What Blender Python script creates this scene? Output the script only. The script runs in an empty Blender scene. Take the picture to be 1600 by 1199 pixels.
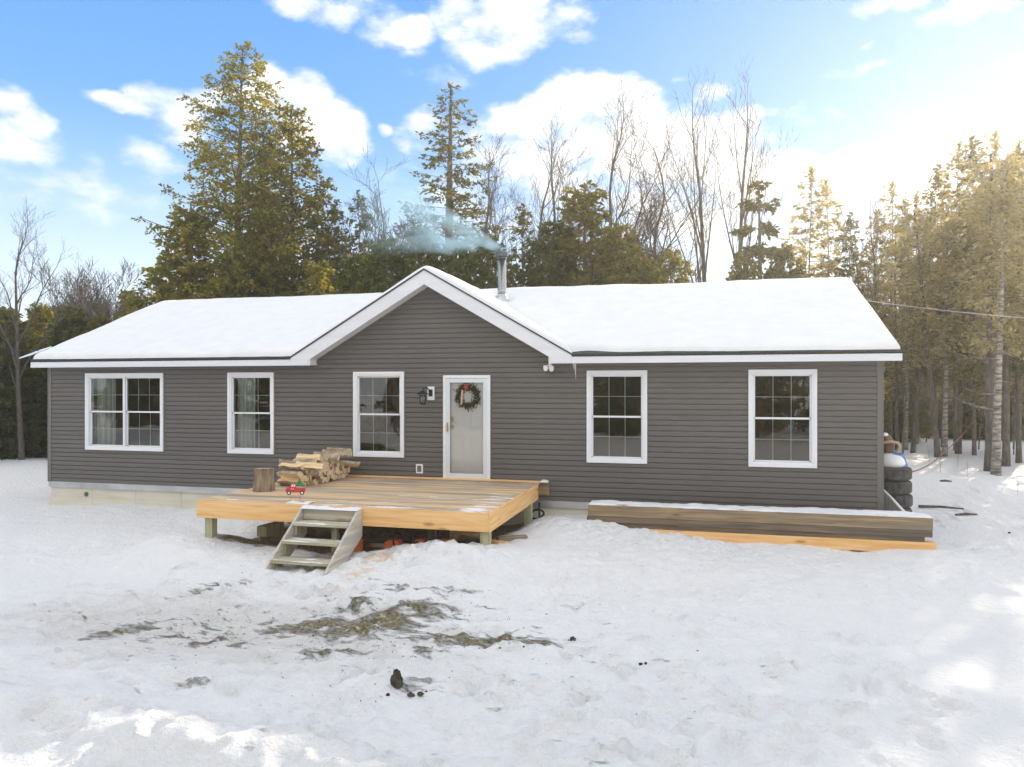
import bpy, math, random
import numpy as np
from mathutils import Vector, Matrix
C = bpy.context.scene.collection
R = math.radians
FL = 1150.0; A0 = R(14.39); SA, CA = math.sin(A0), math.cos(A0)
CAM = (15.05, -14.25, 2.79)

# ------------------------------------------------------------------ helpers
def at(px, py, Y=None, D=None, z=None):
    """survey helper: where a sight line meets a wall plane / depth / level"""
    u = (px-800)/FL; v = (py-605)/FL
    if z is not None: t = (CAM[2]-z)/v
    elif Y is not None: t = (-CAM[1]+Y)/(CA+u*SA)
    else: t = D
    return Vector((CAM[0]+t*(u*CA-SA), CAM[1]+t*(CA+u*SA), CAM[2]-v*t))

def tag(o, label=None, cat=None, group=None, kind=None):
    if label: o['label'] = label
    if cat: o['category'] = cat
    if group: o['group'] = group
    if kind: o['kind'] = kind
    return o

def empty(name, loc=(0, 0, 0), rz=0):
    o = bpy.data.objects.new(name, None); C.objects.link(o)
    o.location = loc; o.rotation_euler = (0, 0, rz); o.empty_display_size = .2
    return o

class MB:
    def __init__(s): s.v = []; s.f = []; s.m = []
    def add(s, vs, fs, m=0):
        b = len(s.v); s.v += [tuple(v) for v in vs]
        s.f += [tuple(b+i for i in f) for f in fs]; s.m += [m]*len(fs)
    def box(s, x0, y0, z0, x1, y1, z1, m=0, M=None):
        vs = [(x0,y0,z0),(x1,y0,z0),(x1,y1,z0),(x0,y1,z0),(x0,y0,z1),(x1,y0,z1),(x1,y1,z1),(x0,y1,z1)]
        if M: vs = [M@Vector(v) for v in vs]
        s.add(vs, [(0,3,2,1),(4,5,6,7),(0,1,5,4),(1,2,6,5),(2,3,7,6),(3,0,4,7)], m)
    def prism(s, poly, y0, y1, m=0, M=None):
        """polygon in x,z extruded along y"""
        n = len(poly)
        vs = [(x, y0, z) for x, z in poly]+[(x, y1, z) for x, z in poly]
        if M: vs = [M@Vector(v) for v in vs]
        s.add(vs, [tuple(range(n)), tuple(range(2*n-1, n-1, -1))]+[(i, n+i, n+(i+1) % n, (i+1) % n) for i in range(n)], m)
    def tube(s, pts, rad, n=8, m=0, cap=True):
        pts = [Vector(p) for p in pts]; k = len(pts)
        if not hasattr(rad, '__len__'): rad = [rad]*k
        b = len(s.v); up = Vector((0, 0, 1)); prev = None
        for i, p in enumerate(pts):
            d = (pts[min(i+1, k-1)]-pts[max(i-1, 0)]).normalized()
            if prev is None:
                a = d.cross(up) if abs(d.z) < .9 else d.cross(Vector((1, 0, 0)))
            else: a = prev-d*prev.dot(d)
            a.normalize(); prev = a; c = d.cross(a)
            for j in range(n):
                t = 2*math.pi*j/n
                q = p+(a*math.cos(t)+c*math.sin(t))*rad[i]
                s.v.append((q.x, q.y, q.z))
        for i in range(k-1):
            for j in range(n):
                j2 = (j+1) % n
                s.f.append((b+i*n+j, b+i*n+j2, b+(i+1)*n+j2, b+(i+1)*n+j)); s.m.append(m)
        if cap:
            s.f.append(tuple(b+j for j in range(n))[::-1]); s.f.append(tuple(b+(k-1)*n+j for j in range(n))); s.m += [m, m]
    def lathe(s, c, prof, n=20, m=0, axis='z'):
        c = Vector(c); b = len(s.v)
        for r, h in prof:
            for j in range(n):
                t = 2*math.pi*j/n; p = Vector((r*math.cos(t), r*math.sin(t), h))
                if axis == 'y': p = Vector((p.x, p.z, p.y))
                if axis == 'x': p = Vector((p.z, p.x, p.y))
                q = c+p; s.v.append((q.x, q.y, q.z))
        for i in range(len(prof)-1):
            for j in range(n):
                j2 = (j+1) % n
                s.f.append((b+i*n+j, b+i*n+j2, b+(i+1)*n+j2, b+(i+1)*n+j)); s.m.append(m)
        s.f.append(tuple(b+j for j in range(n))[::-1]); s.f.append(tuple(b+(len(prof)-1)*n+j for j in range(n))); s.m += [m, m]
    def build(s, name, mats, parent=None, smooth=False, bevel=0, loc=None):
        me = bpy.data.meshes.new(name); me.from_pydata(s.v, [], s.f)
        if not isinstance(mats, (list, tuple)): mats = [mats]
        for q in mats: me.materials.append(q)
        if len(mats) > 1: me.polygons.foreach_set('material_index', s.m)
        if smooth: me.polygons.foreach_set('use_smooth', [True]*len(me.polygons))
        me.update()
        o = bpy.data.objects.new(name, me); C.objects.link(o)
        if parent: o.parent = parent
        if loc is not None: o.location = loc
        if bevel:
            b = o.modifiers.new('bevel', 'BEVEL'); b.width = bevel; b.segments = 2; b.limit_method = 'ANGLE'; b.angle_limit = R(40)
        return o

def npmesh(name, V, F, mat, parent=None, smooth=False):
    """V (n,3), F (m,k) arrays"""
    me = bpy.data.meshes.new(name); k = F.shape[1]
    me.vertices.add(len(V)); me.vertices.foreach_set('co', V.astype(np.float32).ravel())
    me.loops.add(F.size); me.loops.foreach_set('vertex_index', F.astype(np.int32).ravel())
    me.polygons.add(len(F)); me.polygons.foreach_set('loop_start', np.arange(0, F.size, k, dtype=np.int32))
    me.polygons.foreach_set('loop_total', np.full(len(F), k, dtype=np.int32))
    if smooth: me.polygons.foreach_set('use_smooth', np.ones(len(F), bool))
    for q in (mat if isinstance(mat, (list, tuple)) else [mat]): me.materials.append(q)
    me.update(calc_edges=True); me.validate()
    o = bpy.data.objects.new(name, me); C.objects.link(o)
    if parent: o.parent = parent
    return o

def _h(ix, iy, seed):
    n = (ix.astype(np.int64)*374761393+iy.astype(np.int64)*668265263+seed*982451653) & 0x7fffffff
    n = ((n ^ (n >> 13))*1274126177) & 0x7fffffff
    return ((n ^ (n >> 16)) & 0xffff)/65535.0
def vnoise(x, y, seed=0):
    x = np.asarray(x, float); y = np.asarray(y, float)
    ix = np.floor(x); iy = np.floor(y); fx = x-ix; fy = y-iy
    fx = fx*fx*fx*(fx*(fx*6-15)+10); fy = fy*fy*fy*(fy*(fy*6-15)+10)
    a = _h(ix, iy, seed); b = _h(ix+1, iy, seed); c = _h(ix, iy+1, seed); d = _h(ix+1, iy+1, seed)
    return (a*(1-fx)+b*fx)*(1-fy)+(c*(1-fx)+d*fx)*fy
def fbm(x, y, o=4, seed=0):
    s = 0; a = .5; t = 0
    for i in range(o):
        s = s+a*vnoise(x*2**i+i*17.3, y*2**i-i*9.1, seed+i); t += a; a *= .5
    return s/t

# ------------------------------------------------------------------ materials
def newmat(name):
    m = bpy.data.materials.new(name); m.use_nodes = True
    n = m.node_tree.nodes; n.clear(); return m, n, m.node_tree.links
def nd(n, t, **k):
    o = n.new(t)
    for a, b in k.items():
        if a.startswith('i_'): o.inputs[a[2:]].default_value = b
        else: setattr(o, a, b)
    return o
def ramp(n, pts):
    r = n.new('ShaderNodeValToRGB'); e = r.color_ramp.elements
    while len(e) < len(pts): e.new(.5)
    for q, (p, c) in zip(e, pts):
        q.position = p; q.color = c if len(c) == 4 else (*c, 1)
    return r
def simple(name, cols, scale=8, stretch=(1, 1, 1), rough=.6, bump=0., bscale=40, metallic=0, detail=5, spec=.5, lo=.3, hi=.7, coat=0):
    m, n, l = newmat(name)
    out = nd(n, 'ShaderNodeOutputMaterial'); b = nd(n, 'ShaderNodeBsdfPrincipled')
    b.inputs['Roughness'].default_value = rough; b.inputs['Metallic'].default_value = metallic
    b.inputs['Specular IOR Level'].default_value = spec; b.inputs['Coat Weight'].default_value = coat
    tc = nd(n, 'ShaderNodeTexCoord'); mp = nd(n, 'ShaderNodeMapping'); mp.inputs['Scale'].default_value = stretch
    l.new(tc.outputs['Object'], mp.inputs['Vector'])
    t = nd(n, 'ShaderNodeTexNoise'); t.inputs['Scale'].default_value = scale; t.inputs['Detail'].default_value = detail
    l.new(mp.outputs[0], t.inputs['Vector'])
    k = len(cols); r = ramp(n, [(lo+(hi-lo)*i/max(1, k-1), c) for i, c in enumerate(cols)])
    l.new(t.outputs['Fac'], r.inputs[0]); l.new(r.outputs[0], b.inputs['Base Color'])
    if bump:
        t2 = nd(n, 'ShaderNodeTexNoise'); t2.inputs['Scale'].default_value = bscale; t2.inputs['Detail'].default_value = 6
        l.new(mp.outputs[0], t2.inputs['Vector'])
        bp = nd(n, 'ShaderNodeBump'); bp.inputs['Strength'].default_value = 1; bp.inputs['Distance'].default_value = bump
        l.new(t2.outputs['Fac'], bp.inputs['Height']); l.new(bp.outputs[0], b.inputs['Normal'])
    l.new(b.outputs[0], out.inputs[0])
    return m

SNOWC = (.86, .88, .91)
def snow_mat(name, dirt=False):
    m, n, l = newmat(name)
    out = nd(n, 'ShaderNodeOutputMaterial'); b = nd(n, 'ShaderNodeBsdfPrincipled')
    b.inputs['Roughness'].default_value = .65; b.inputs['Specular IOR Level'].default_value = .25
    tc = nd(n, 'ShaderNodeTexCoord')
    t = nd(n, 'ShaderNodeTexNoise'); t.inputs['Scale'].default_value = 3; t.inputs['Detail'].default_value = 8
    l.new(tc.outputs['Object'], t.inputs['Vector'])
    r = ramp(n, [(.3, (.87, .865, .86) if dirt else (.76, .762, .77)), (.7, (.905, .90, .895) if dirt else (.82, .822, .83))]); l.new(t.outputs['Fac'], r.inputs[0])
    col = r.outputs[0]
    t2 = nd(n, 'ShaderNodeTexNoise'); t2.inputs['Scale'].default_value = 14; t2.inputs['Detail'].default_value = 9; t2.inputs['Roughness'].default_value = .65
    l.new(tc.outputs['Object'], t2.inputs['Vector'])
    bp = nd(n, 'ShaderNodeBump'); bp.inputs['Strength'].default_value = .8; bp.inputs['Distance'].default_value = .10 if dirt else .015
    l.new(t2.outputs['Fac'], bp.inputs['Height'])
    if dirt:
        def attr(a):
            q = nd(n, 'ShaderNodeAttribute'); q.attribute_name = a; return q.outputs['Fac']
        def mask(a, scale, gain, lo, hi, detail=9):
            q = nd(n, 'ShaderNodeTexNoise'); q.inputs['Scale'].default_value = scale; q.inputs['Detail'].default_value = detail; q.inputs['Roughness'].default_value = .68
            qm = nd(n, 'ShaderNodeMapping'); qm.inputs['Scale'].default_value = (.42, 1.25, 1); qm.inputs['Rotation'].default_value = (0, 0, -.2); l.new(tc.outputs['Object'], qm.inputs[0]); l.new(qm.outputs[0], q.inputs['Vector'])
            s = nd(n, 'ShaderNodeMath', operation='SUBTRACT'); l.new(q.outputs['Fac'], s.inputs[0]); s.inputs[1].default_value = .5
            g = nd(n, 'ShaderNodeMath', operation='MULTIPLY_ADD'); l.new(s.outputs[0], g.inputs[0]); g.inputs[1].default_value = gain; l.new(attr(a), g.inputs[2])
            mr = nd(n, 'ShaderNodeMapRange', interpolation_type='SMOOTHSTEP'); mr.inputs['From Min'].default_value = lo; mr.inputs['From Max'].default_value = hi
            l.new(g.outputs[0], mr.inputs['Value']); return mr.outputs[0]
        def mix(f, a, bcol):
            x = nd(n, 'ShaderNodeMix', data_type='RGBA'); l.new(f, x.inputs['Factor']); l.new(a, x.inputs['A'])
            if isinstance(bcol, tuple): x.inputs['B'].default_value = (*bcol, 1)
            else: l.new(bcol, x.inputs['B'])
            return x.outputs['Result']
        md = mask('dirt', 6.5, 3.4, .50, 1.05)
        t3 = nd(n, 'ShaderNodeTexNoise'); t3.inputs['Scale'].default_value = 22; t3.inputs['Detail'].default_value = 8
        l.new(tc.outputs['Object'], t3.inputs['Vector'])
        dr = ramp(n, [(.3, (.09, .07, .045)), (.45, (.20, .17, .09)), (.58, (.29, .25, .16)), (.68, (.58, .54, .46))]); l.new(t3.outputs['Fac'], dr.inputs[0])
        slush = mask('slush', 3.5, 1.3, .35, 1.1)
        sm = nd(n, 'ShaderNodeMath', operation='MULTIPLY'); l.new(slush, sm.inputs[0]); sm.inputs[1].default_value = .45
        col = mix(sm.outputs[0], col, (.55, .51, .45))
        spk = mask('slush', 26, 3.0, 1.28, 1.6)
        col = mix(spk, col, (.16, .12, .08))
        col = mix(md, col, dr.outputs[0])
        sd = mask('sawdust', 9, 2.2, .5, .95)
        s2 = nd(n, 'ShaderNodeMath', operation='MULTIPLY'); l.new(sd, s2.inputs[0]); s2.inputs[1].default_value = .7
        col = mix(s2.outputs[0], col, (.74, .50, .27))
        h2 = nd(n, 'ShaderNodeMath', operation='SUBTRACT'); l.new(t2.outputs['Fac'], h2.inputs[0]); l.new(md, h2.inputs[1])
        l.new(h2.outputs[0], bp.inputs['Height'])
    l.new(col, b.inputs['Base Color']); l.new(bp.outputs[0], b.inputs['Normal'])
    l.new(b.outputs[0], out.inputs[0])
    return m

def wood_mat(name, base, dark, light, axis='x', rough=.7, knots=.6, snow=0, weather=None, scale=1.0, boards=0):
    m, n, l = newmat(name)
    out = nd(n, 'ShaderNodeOutputMaterial'); b = nd(n, 'ShaderNodeBsdfPrincipled'); b.inputs['Roughness'].default_value = rough
    b.inputs['Specular IOR Level'].default_value = .3
    tc = nd(n, 'ShaderNodeTexCoord'); mp = nd(n, 'ShaderNodeMapping')
    st = {'x': (.5, 9, 9), 'y': (9, .5, 9), 'z': (9, 9, .5)}[axis]
    mp.inputs['Scale'].default_value = tuple(q*scale for q in st); l.new(tc.outputs['Object'], mp.inputs['Vector'])
    t = nd(n, 'ShaderNodeTexNoise'); t.inputs['Scale'].default_value = 2.2; t.inputs['Detail'].default_value = 8; t.inputs['Distortion'].default_value = .6
    l.new(mp.outputs[0], t.inputs['Vector'])
    r = ramp(n, [(.3, dark), (.5, base), (.72, light)]); l.new(t.outputs['Fac'], r.inputs[0]); col = r.outputs[0]
    def mix(f, a, bc):
        x = nd(n, 'ShaderNodeMix', data_type='RGBA'); l.new(f, x.inputs['Factor']); l.new(a, x.inputs['A']); x.inputs['B'].default_value = (*bc, 1); return x.outputs['Result']
    if knots:
        mk = nd(n, 'ShaderNodeMapping'); sk = {'x': (1.3, 4.5, 4.5), 'y': (4.5, 1.3, 4.5), 'z': (4.5, 4.5, 1.3)}[axis]; mk.inputs['Scale'].default_value = sk
        l.new(tc.outputs['Object'], mk.inputs['Vector'])
        vo = nd(n, 'ShaderNodeTexVoronoi'); vo.inputs['Scale'].default_value = 1; l.new(mk.outputs[0], vo.inputs['Vector'])
        mr = nd(n, 'ShaderNodeMapRange'); mr.inputs['From Min'].default_value = .16; mr.inputs['From Max'].default_value = .06
        mr.inputs['To Max'].default_value = knots; l.new(vo.outputs['Distance'], mr.inputs['Value'])
        col = mix(mr.outputs[0], col, tuple(q*.35 for q in base))
    if weather:
        tw = nd(n, 'ShaderNodeTexNoise'); tw.inputs['Scale'].default_value = 1.1; tw.inputs['Detail'].default_value = 6
        mw = nd(n, 'ShaderNodeMapping'); mw.inputs['Scale'].default_value = {'x': (.5, 2.2, 5), 'y': (2.2, .5, 5), 'z': (4, 4, .8)}[axis]; l.new(tc.outputs['Object'], mw.inputs['Vector']); l.new(mw.outputs[0], tw.inputs['Vector'])
        mr = nd(n, 'ShaderNodeMapRange', interpolation_type='SMOOTHSTEP'); mr.inputs['From Min'].default_value = .47; mr.inputs['From Max'].default_value = .62; mr.inputs['To Max'].default_value = .75
        l.new(tw.outputs['Fac'], mr.inputs['Value']); col = mix(mr.outputs[0], col, weather)
    if boards:
        sx = nd(n, 'ShaderNodeSeparateXYZ'); l.new(tc.outputs['Object'], sx.inputs[0])
        q1 = nd(n, 'ShaderNodeMath', operation='DIVIDE'); l.new(sx.outputs[1], q1.inputs[0]); q1.inputs[1].default_value = boards
        q2 = nd(n, 'ShaderNodeMath', operation='FLOOR'); l.new(q1.outputs[0], q2.inputs[0])
        wn = nd(n, 'ShaderNodeTexWhiteNoise', noise_dimensions='1D'); l.new(q2.outputs[0], wn.inputs['W'])
        mr = nd(n, 'ShaderNodeMapRange'); mr.inputs['To Min'].default_value = .68; mr.inputs['To Max'].default_value = 1.15; l.new(wn.outputs['Value'], mr.inputs['Value'])
        hs = nd(n, 'ShaderNodeHueSaturation'); l.new(mr.outputs[0], hs.inputs['Value']); l.new(mr.outputs[0], hs.inputs['Saturation']); l.new(col, hs.inputs['Color']); col = hs.outputs[0]
    if snow:
        ts = nd(n, 'ShaderNodeTexNoise'); ts.inputs['Scale'].default_value = 1.6; ts.inputs['Detail'].default_value = 9; ts.inputs['Roughness'].default_value = .7
        ms = nd(n, 'ShaderNodeMapping'); ms.inputs['Scale'].default_value = (.9, 4.2, 1); l.new(tc.outputs['Object'], ms.inputs['Vector']); l.new(ms.outputs[0], ts.inputs['Vector'])
        at_ = nd(n, 'ShaderNodeAttribute'); at_.attribute_name = 'frost'
        ad = nd(n, 'ShaderNodeMath', operation='ADD'); l.new(ts.outputs['Fac'], ad.inputs[0]); l.new(at_.outputs['Fac'], ad.inputs[1])
        mr = nd(n, 'ShaderNodeMapRange', interpolation_type='SMOOTHSTEP'); mr.inputs['From Min'].default_value = .66; mr.inputs['From Max'].default_value = .74; mr.inputs['To Max'].default_value = .9
        l.new(ad.outputs[0], mr.inputs['Value']); col = mix(mr.outputs[0], col, SNOWC)
    bp = nd(n, 'ShaderNodeBump'); bp.inputs['Strength'].default_value = .6; bp.inputs['Distance'].default_value = .003
    l.new(t.outputs['Fac'], bp.inputs['Height']); l.new(bp.outputs[0], b.inputs['Normal'])
    l.new(col, b.inputs['Base Color']); l.new(b.outputs[0], out.inputs[0])
    return m

def leaf_mat(name, c1, c2, c3, trans=.45):
    m, n, l = newmat(name)
    out = nd(n, 'ShaderNodeOutputMaterial')
    geo = nd(n, 'ShaderNodeNewGeometry'); r = ramp(n, [(0, c1), (.55, c2), (1, c3)])
    oi = nd(n, 'ShaderNodeObjectInfo')
    tc = nd(n, 'ShaderNodeTexCoord'); tn = nd(n, 'ShaderNodeTexNoise'); tn.inputs['Scale'].default_value = .9; tn.inputs['Detail'].default_value = 3
    l.new(tc.outputs['Object'], tn.inputs['Vector'])
    a = nd(n, 'ShaderNodeMath', operation='MULTIPLY_ADD'); l.new(geo.outputs['Random Per Island'], a.inputs[0]); a.inputs[1].default_value = .55
    s = nd(n, 'ShaderNodeMath', operation='MULTIPLY_ADD'); l.new(tn.outputs['Fac'], s.inputs[0]); s.inputs[1].default_value = 1.4; s.inputs[2].default_value = -.5
    l.new(s.outputs[0], a.inputs[2]); l.new(a.outputs[0], r.inputs[0])
    hs = nd(n, 'ShaderNodeHueSaturation'); v = nd(n, 'ShaderNodeMapRange'); v.inputs['To Min'].default_value = .8; v.inputs['To Max'].default_value = 1.2
    l.new(oi.outputs['Random'], v.inputs['Value']); l.new(v.outputs[0], hs.inputs['Value']); l.new(r.outputs[0], hs.inputs['Color'])
    d = nd(n, 'ShaderNodeBsdfDiffuse'); t = nd(n, 'ShaderNodeBsdfTranslucent'); mx = nd(n, 'ShaderNodeMixShader'); mx.inputs[0].default_value = trans
    l.new(hs.outputs[0], d.inputs[0])
    g = nd(n, 'ShaderNodeMix', data_type='RGBA', blend_type='MULTIPLY'); g.inputs['Factor'].default_value = 1; l.new(hs.outputs[0], g.inputs['A']); g.inputs['B'].default_value = (1.5, 1.25, .6, 1)
    l.new(g.outputs['Result'], t.inputs[0])
    l.new(d.outputs[0], mx.inputs[1]); l.new(t.outputs[0], mx.inputs[2]); l.new(mx.outputs[0], out.inputs[0])
    return m

def glass_mat(name, tint=(.75, .8, .78), refl=1.0, ior=1.5):
    m, n, l = newmat(name); out = nd(n, 'ShaderNodeOutputMaterial')
    t = nd(n, 'ShaderNodeBsdfTransparent'); t.inputs[0].default_value = (*tint, 1)
    g = nd(n, 'ShaderNodeBsdfGlossy'); g.inputs['Roughness'].default_value = .01; g.inputs[0].default_value = (1, 1, 1, 1)
    tc = nd(n, 'ShaderNodeTexCoord'); tn = nd(n, 'ShaderNodeTexNoise'); tn.inputs['Scale'].default_value = 1.6; tn.inputs['Detail'].default_value = 1
    l.new(tc.outputs['Object'], tn.inputs['Vector'])
    bp = nd(n, 'ShaderNodeBump'); bp.inputs['Distance'].default_value = .004; l.new(tn.outputs['Fac'], bp.inputs['Height']); l.new(bp.outputs[0], g.inputs['Normal'])
    f = nd(n, 'ShaderNodeFresnel'); f.inputs[0].default_value = ior
    a = nd(n, 'ShaderNodeMath', operation='MULTIPLY'); a.use_clamp = True; l.new(f.outputs[0], a.inputs[0]); a.inputs[1].default_value = 2*refl
    mx = nd(n, 'ShaderNodeMixShader'); l.new(a.outputs[0], mx.inputs[0]); l.new(t.outputs[0], mx.inputs[1]); l.new(g.outputs[0], mx.inputs[2]); l.new(mx.outputs[0], out.inputs[0])
    return m

def siding_mat():
    m, n, l = newmat('vinyl_siding'); out = nd(n, 'ShaderNodeOutputMaterial'); b = nd(n, 'ShaderNodeBsdfPrincipled')
    b.inputs['Roughness'].default_value = .5; b.inputs['Specular IOR Level'].default_value = .35
    tc = nd(n, 'ShaderNodeTexCoord')
    t = nd(n, 'ShaderNodeTexNoise'); t.inputs['Scale'].default_value = .7; t.inputs['Detail'].default_value = 5; l.new(tc.outputs['Object'], t.inputs['Vector'])
    r = ramp(n, [(.3, (.112, .103, .097)), (.7, (.142, .131, .123))])
    sx = nd(n, 'ShaderNodeSeparateXYZ'); l.new(tc.outputs['Object'], sx.inputs[0]); sub = nd(n, 'ShaderNodeMath', operation='SUBTRACT'); l.new(sx.outputs[2], sub.inputs[0]); sub.inputs[1].default_value = .55
    cx = nd(n, 'ShaderNodeCombineXYZ'); l.new(sx.outputs[0], cx.inputs[0]); l.new(sub.outputs[0], cx.inputs[1])
    bk = nd(n, 'ShaderNodeTexBrick'); bk.offset = .37; bk.offset_frequency = 3; bk.inputs['Scale'].default_value = 1; bk.inputs['Brick Width'].default_value = 3.66; bk.inputs['Row Height'].default_value = .2032; bk.inputs['Mortar Size'].default_value = 0
    bk.inputs['Color1'].default_value = (.38, .38, .38, 1); bk.inputs['Color2'].default_value = (.62, .62, .62, 1); l.new(cx.outputs[0], bk.inputs['Vector'])
    am = nd(n, 'ShaderNodeMix', data_type='RGBA'); am.inputs['Factor'].default_value = .55; l.new(t.outputs['Fac'], am.inputs['A']); l.new(bk.outputs['Color'], am.inputs['B']); l.new(am.outputs['Result'], r.inputs[0])
    mp = nd(n, 'ShaderNodeMapping'); mp.inputs['Scale'].default_value = (1.2, 1, 60); l.new(tc.outputs['Object'], mp.inputs[0])
    t2 = nd(n, 'ShaderNodeTexNoise'); t2.inputs['Scale'].default_value = 2.5; t2.inputs['Detail'].default_value = 6; l.new(mp.outputs[0], t2.inputs['Vector'])
    bp = nd(n, 'ShaderNodeBump'); bp.inputs['Distance'].default_value = .00015; l.new(t2.outputs['Fac'], bp.inputs['Height'])
    l.new(bp.outputs[0], b.inputs['Normal']); l.new(r.outputs[0], b.inputs['Base Color']); l.new(b.outputs[0], out.inputs[0]); return m

M = dict(
 snow=snow_mat('snow'), ground=snow_mat('yard_snow', True),
 siding=siding_mat(),
 corner=simple('corner_vinyl', [(.13, .12, .112), (.15, .14, .13)], 2, rough=.45),
 trim=simple('white_trim', [(.78, .79, .82), (.83, .84, .86)], 2, rough=.4),
 frame=simple('white_vinyl', [(.74, .76, .79), (.8, .81, .84)], 3, rough=.35),
 grille=simple('grille_white', [(.7, .75, .74), (.78, .82, .8)], 3, rough=.3),
 fascia=simple('fascia_aluminium', [(.7, .72, .76), (.78, .79, .82)], 1.2, (.6, 1, 8), rough=.38),
 shingle=simple('shingle_edge', [(.02, .025, .03), (.05, .055, .06)], 30, rough=.8),
 found=simple('foundation_panel', [(.62, .58, .47), (.72, .69, .58)], 1.5, (1, 1, 4), rough=.8, bump=.002),
 flash=simple('galvanised_flashing', [(.42, .43, .44), (.66, .66, .67)], 1.6, (1, 1, 2), rough=.35, metallic=.6),
 glass=glass_mat('window_glass'), dglass=glass_mat('storm_glass', (.97, .975, .97), .55),
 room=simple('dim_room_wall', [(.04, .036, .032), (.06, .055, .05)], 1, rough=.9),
 curtain=simple('curtain_cloth', [(.42, .45, .40), (.62, .64, .6)], 3, (4, 4, .3), rough=.9),
 door=simple('door_paint', [(.84, .83, .81), (.88, .87, .85)], 2, rough=.4),
 storm=simple('storm_frame', [(.66, .71, .75), (.73, .77, .80)], 2, rough=.3),
 brass=simple('aged_brass', [(.42, .28, .14), (.62, .45, .24)], 20, rough=.35, metallic=.8),
 iron=simple('black_lamp_metal', [(.015, .015, .018), (.04, .04, .045)], 20, rough=.4, metallic=.5),
 steel=simple('stainless_pipe', [(.5, .5, .5), (.72, .71, .69)], 2.5, (8, 8, .3), rough=.22, metallic=1),
 capm=simple('dark_cap_metal', [(.05, .07, .09), (.14, .17, .19)], 9, rough=.45, metallic=.6),
 dish=simple('dish_face', [(.7, .74, .78), (.8, .83, .86)], 4, rough=.35),
 newwood=wood_mat('new_pine', (.84, .51, .22), (.72, .39, .14), (.90, .61, .31), 'x', knots=.7),
 newwoody=wood_mat('new_pine_side', (.84, .51, .22), (.72, .39, .14), (.90, .61, .31), 'y', knots=.7),
 decking=wood_mat('decking', (.66, .47, .28), (.46, .33, .19), (.78, .58, .36), 'x', knots=.6, snow=1, weather=(.36, .32, .25), boards=.144),
 post=wood_mat('treated_post', (.44, .42, .26), (.32, .30, .18), (.54, .51, .34), 'z', knots=.4),
 step=wood_mat('weathered_step', (.50, .44, .34), (.33, .29, .22), (.62, .56, .45), 'x', knots=.5, weather=(.38, .38, .34)),
 stepside=wood_mat('weathered_stringer', (.55, .50, .42), (.36, .32, .26), (.68, .64, .56), 'y', knots=.5, weather=(.42, .42, .40)),
 treadm=wood_mat('frosty_tread', (.46, .42, .30), (.33, .29, .2), (.56, .52, .40), 'x', knots=.3, snow=1),
 old1=wood_mat('weathered_timber', (.29, .21, .13), (.18, .14, .095), (.46, .32, .17), 'x', knots=.8, weather=(.22, .19, .15)),
 old2=wood_mat('dark_timber', (.17, .13, .09), (.10, .08, .06), (.27, .20, .13), 'x', knots=.7, weather=(.11, .10, .08)),
 logbark=simple('log_bark', [(.18, .13, .085), (.38, .30, .20), (.52, .43, .32)], 9, (1, 1, 1), rough=.9, bump=.012, bscale=26),
 logsplit=wood_mat('split_face', (.78, .57, .32), (.62, .43, .22), (.86, .69, .45), 'x', knots=.3, scale=2.5),
 logend=simple('log_end', [(.60, .45, .28), (.76, .61, .42), (.48, .35, .21)], 12, rough=.85),
 stumpbark=simple('stump_bark', [(.10, .075, .05), (.24, .18, .12), (.36, .28, .2)], 6, (3, 3, .5), rough=.95, bump=.02, bscale=12),
 red=simple('sign_red', [(.50, .02, .03), (.62, .05, .06)], 10, rough=.4),
 sgreen=simple('sign_green', [(.02, .16, .06), (.05, .25, .1)], 30, rough=.6),
 white=simple('white_paint', [(.78, .78, .76), (.84, .84, .82)], 5, rough=.5),
 black=simple('black_rubber', [(.012, .012, .013), (.03, .03, .032)], 20, rough=.7),
 tan=simple('tan_wood', [(.45, .3, .17), (.6, .43, .27)], 14, rough=.7),
 orange=simple('orange_plastic', [(.62, .13, .04), (.75, .2, .08)], 8, rough=.45),
 tire=simple('tyre_rubber', [(.028, .028, .026), (.06, .058, .054), (.11, .105, .10)], 7, rough=.8, bump=.004, bscale=50),
 blue=simple('blue_plastic', [(.02, .12, .32), (.05, .2, .42)], 5, rough=.4),
 brown=simple('brown_leather', [(.10, .06, .035), (.26, .17, .1)], 6, rough=.8, bump=.01, bscale=15),
 rope=simple('red_rope', [(.20, .06, .055), (.28, .10, .09)], 30, rough=.8),
 cable=simple('cable_sheath', [(.5, .48, .45), (.6, .58, .55)], 5, rough=.5),
 clod=simple('frozen_mud', [(.015, .013, .01), (.05, .042, .03), (.11, .09, .06)], 14, rough=.9, bump=.02, bscale=30),
 bulk=simple('bulkhead_metal', [(.10, .10, .10), (.16, .16, .155)], 4, rough=.5, metallic=.3),
 needle=leaf_mat('wreath_needles', (.07, .07, .03), (.13, .13, .06), (.28, .24, .14), .2),
 bark=simple('conifer_bark', [(.075, .06, .048), (.14, .115, .09), (.23, .195, .16)], 5, (4, 4, .8), rough=.95),
 bare=simple('hardwood_bark', [(.06, .05, .045), (.10, .085, .075), (.17, .15, .13)], 4, (3, 3, .8), rough=.9),
 birch=simple('birch_bark', [(.05, .045, .04), (.20, .175, .15), (.40, .36, .31)], 3.2, (1.2, 1.2, 5), rough=.8, lo=.32, hi=.62),
 leafA=leaf_mat('hemlock_needles', (.09, .115, .032), (.19, .195, .05), (.40, .31, .08), .55),
 leafB=leaf_mat('cedar_needles', (.055, .085, .03), (.11, .14, .045), (.22, .21, .065), .5),
 leafC=leaf_mat('spruce_needles', (.07, .085, .038), (.13, .14, .055), (.25, .22, .09), .45),
 leafD=leaf_mat('dry_needles', (.16, .16, .10), (.28, .265, .17), (.44, .40, .27), .6),
)

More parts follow.
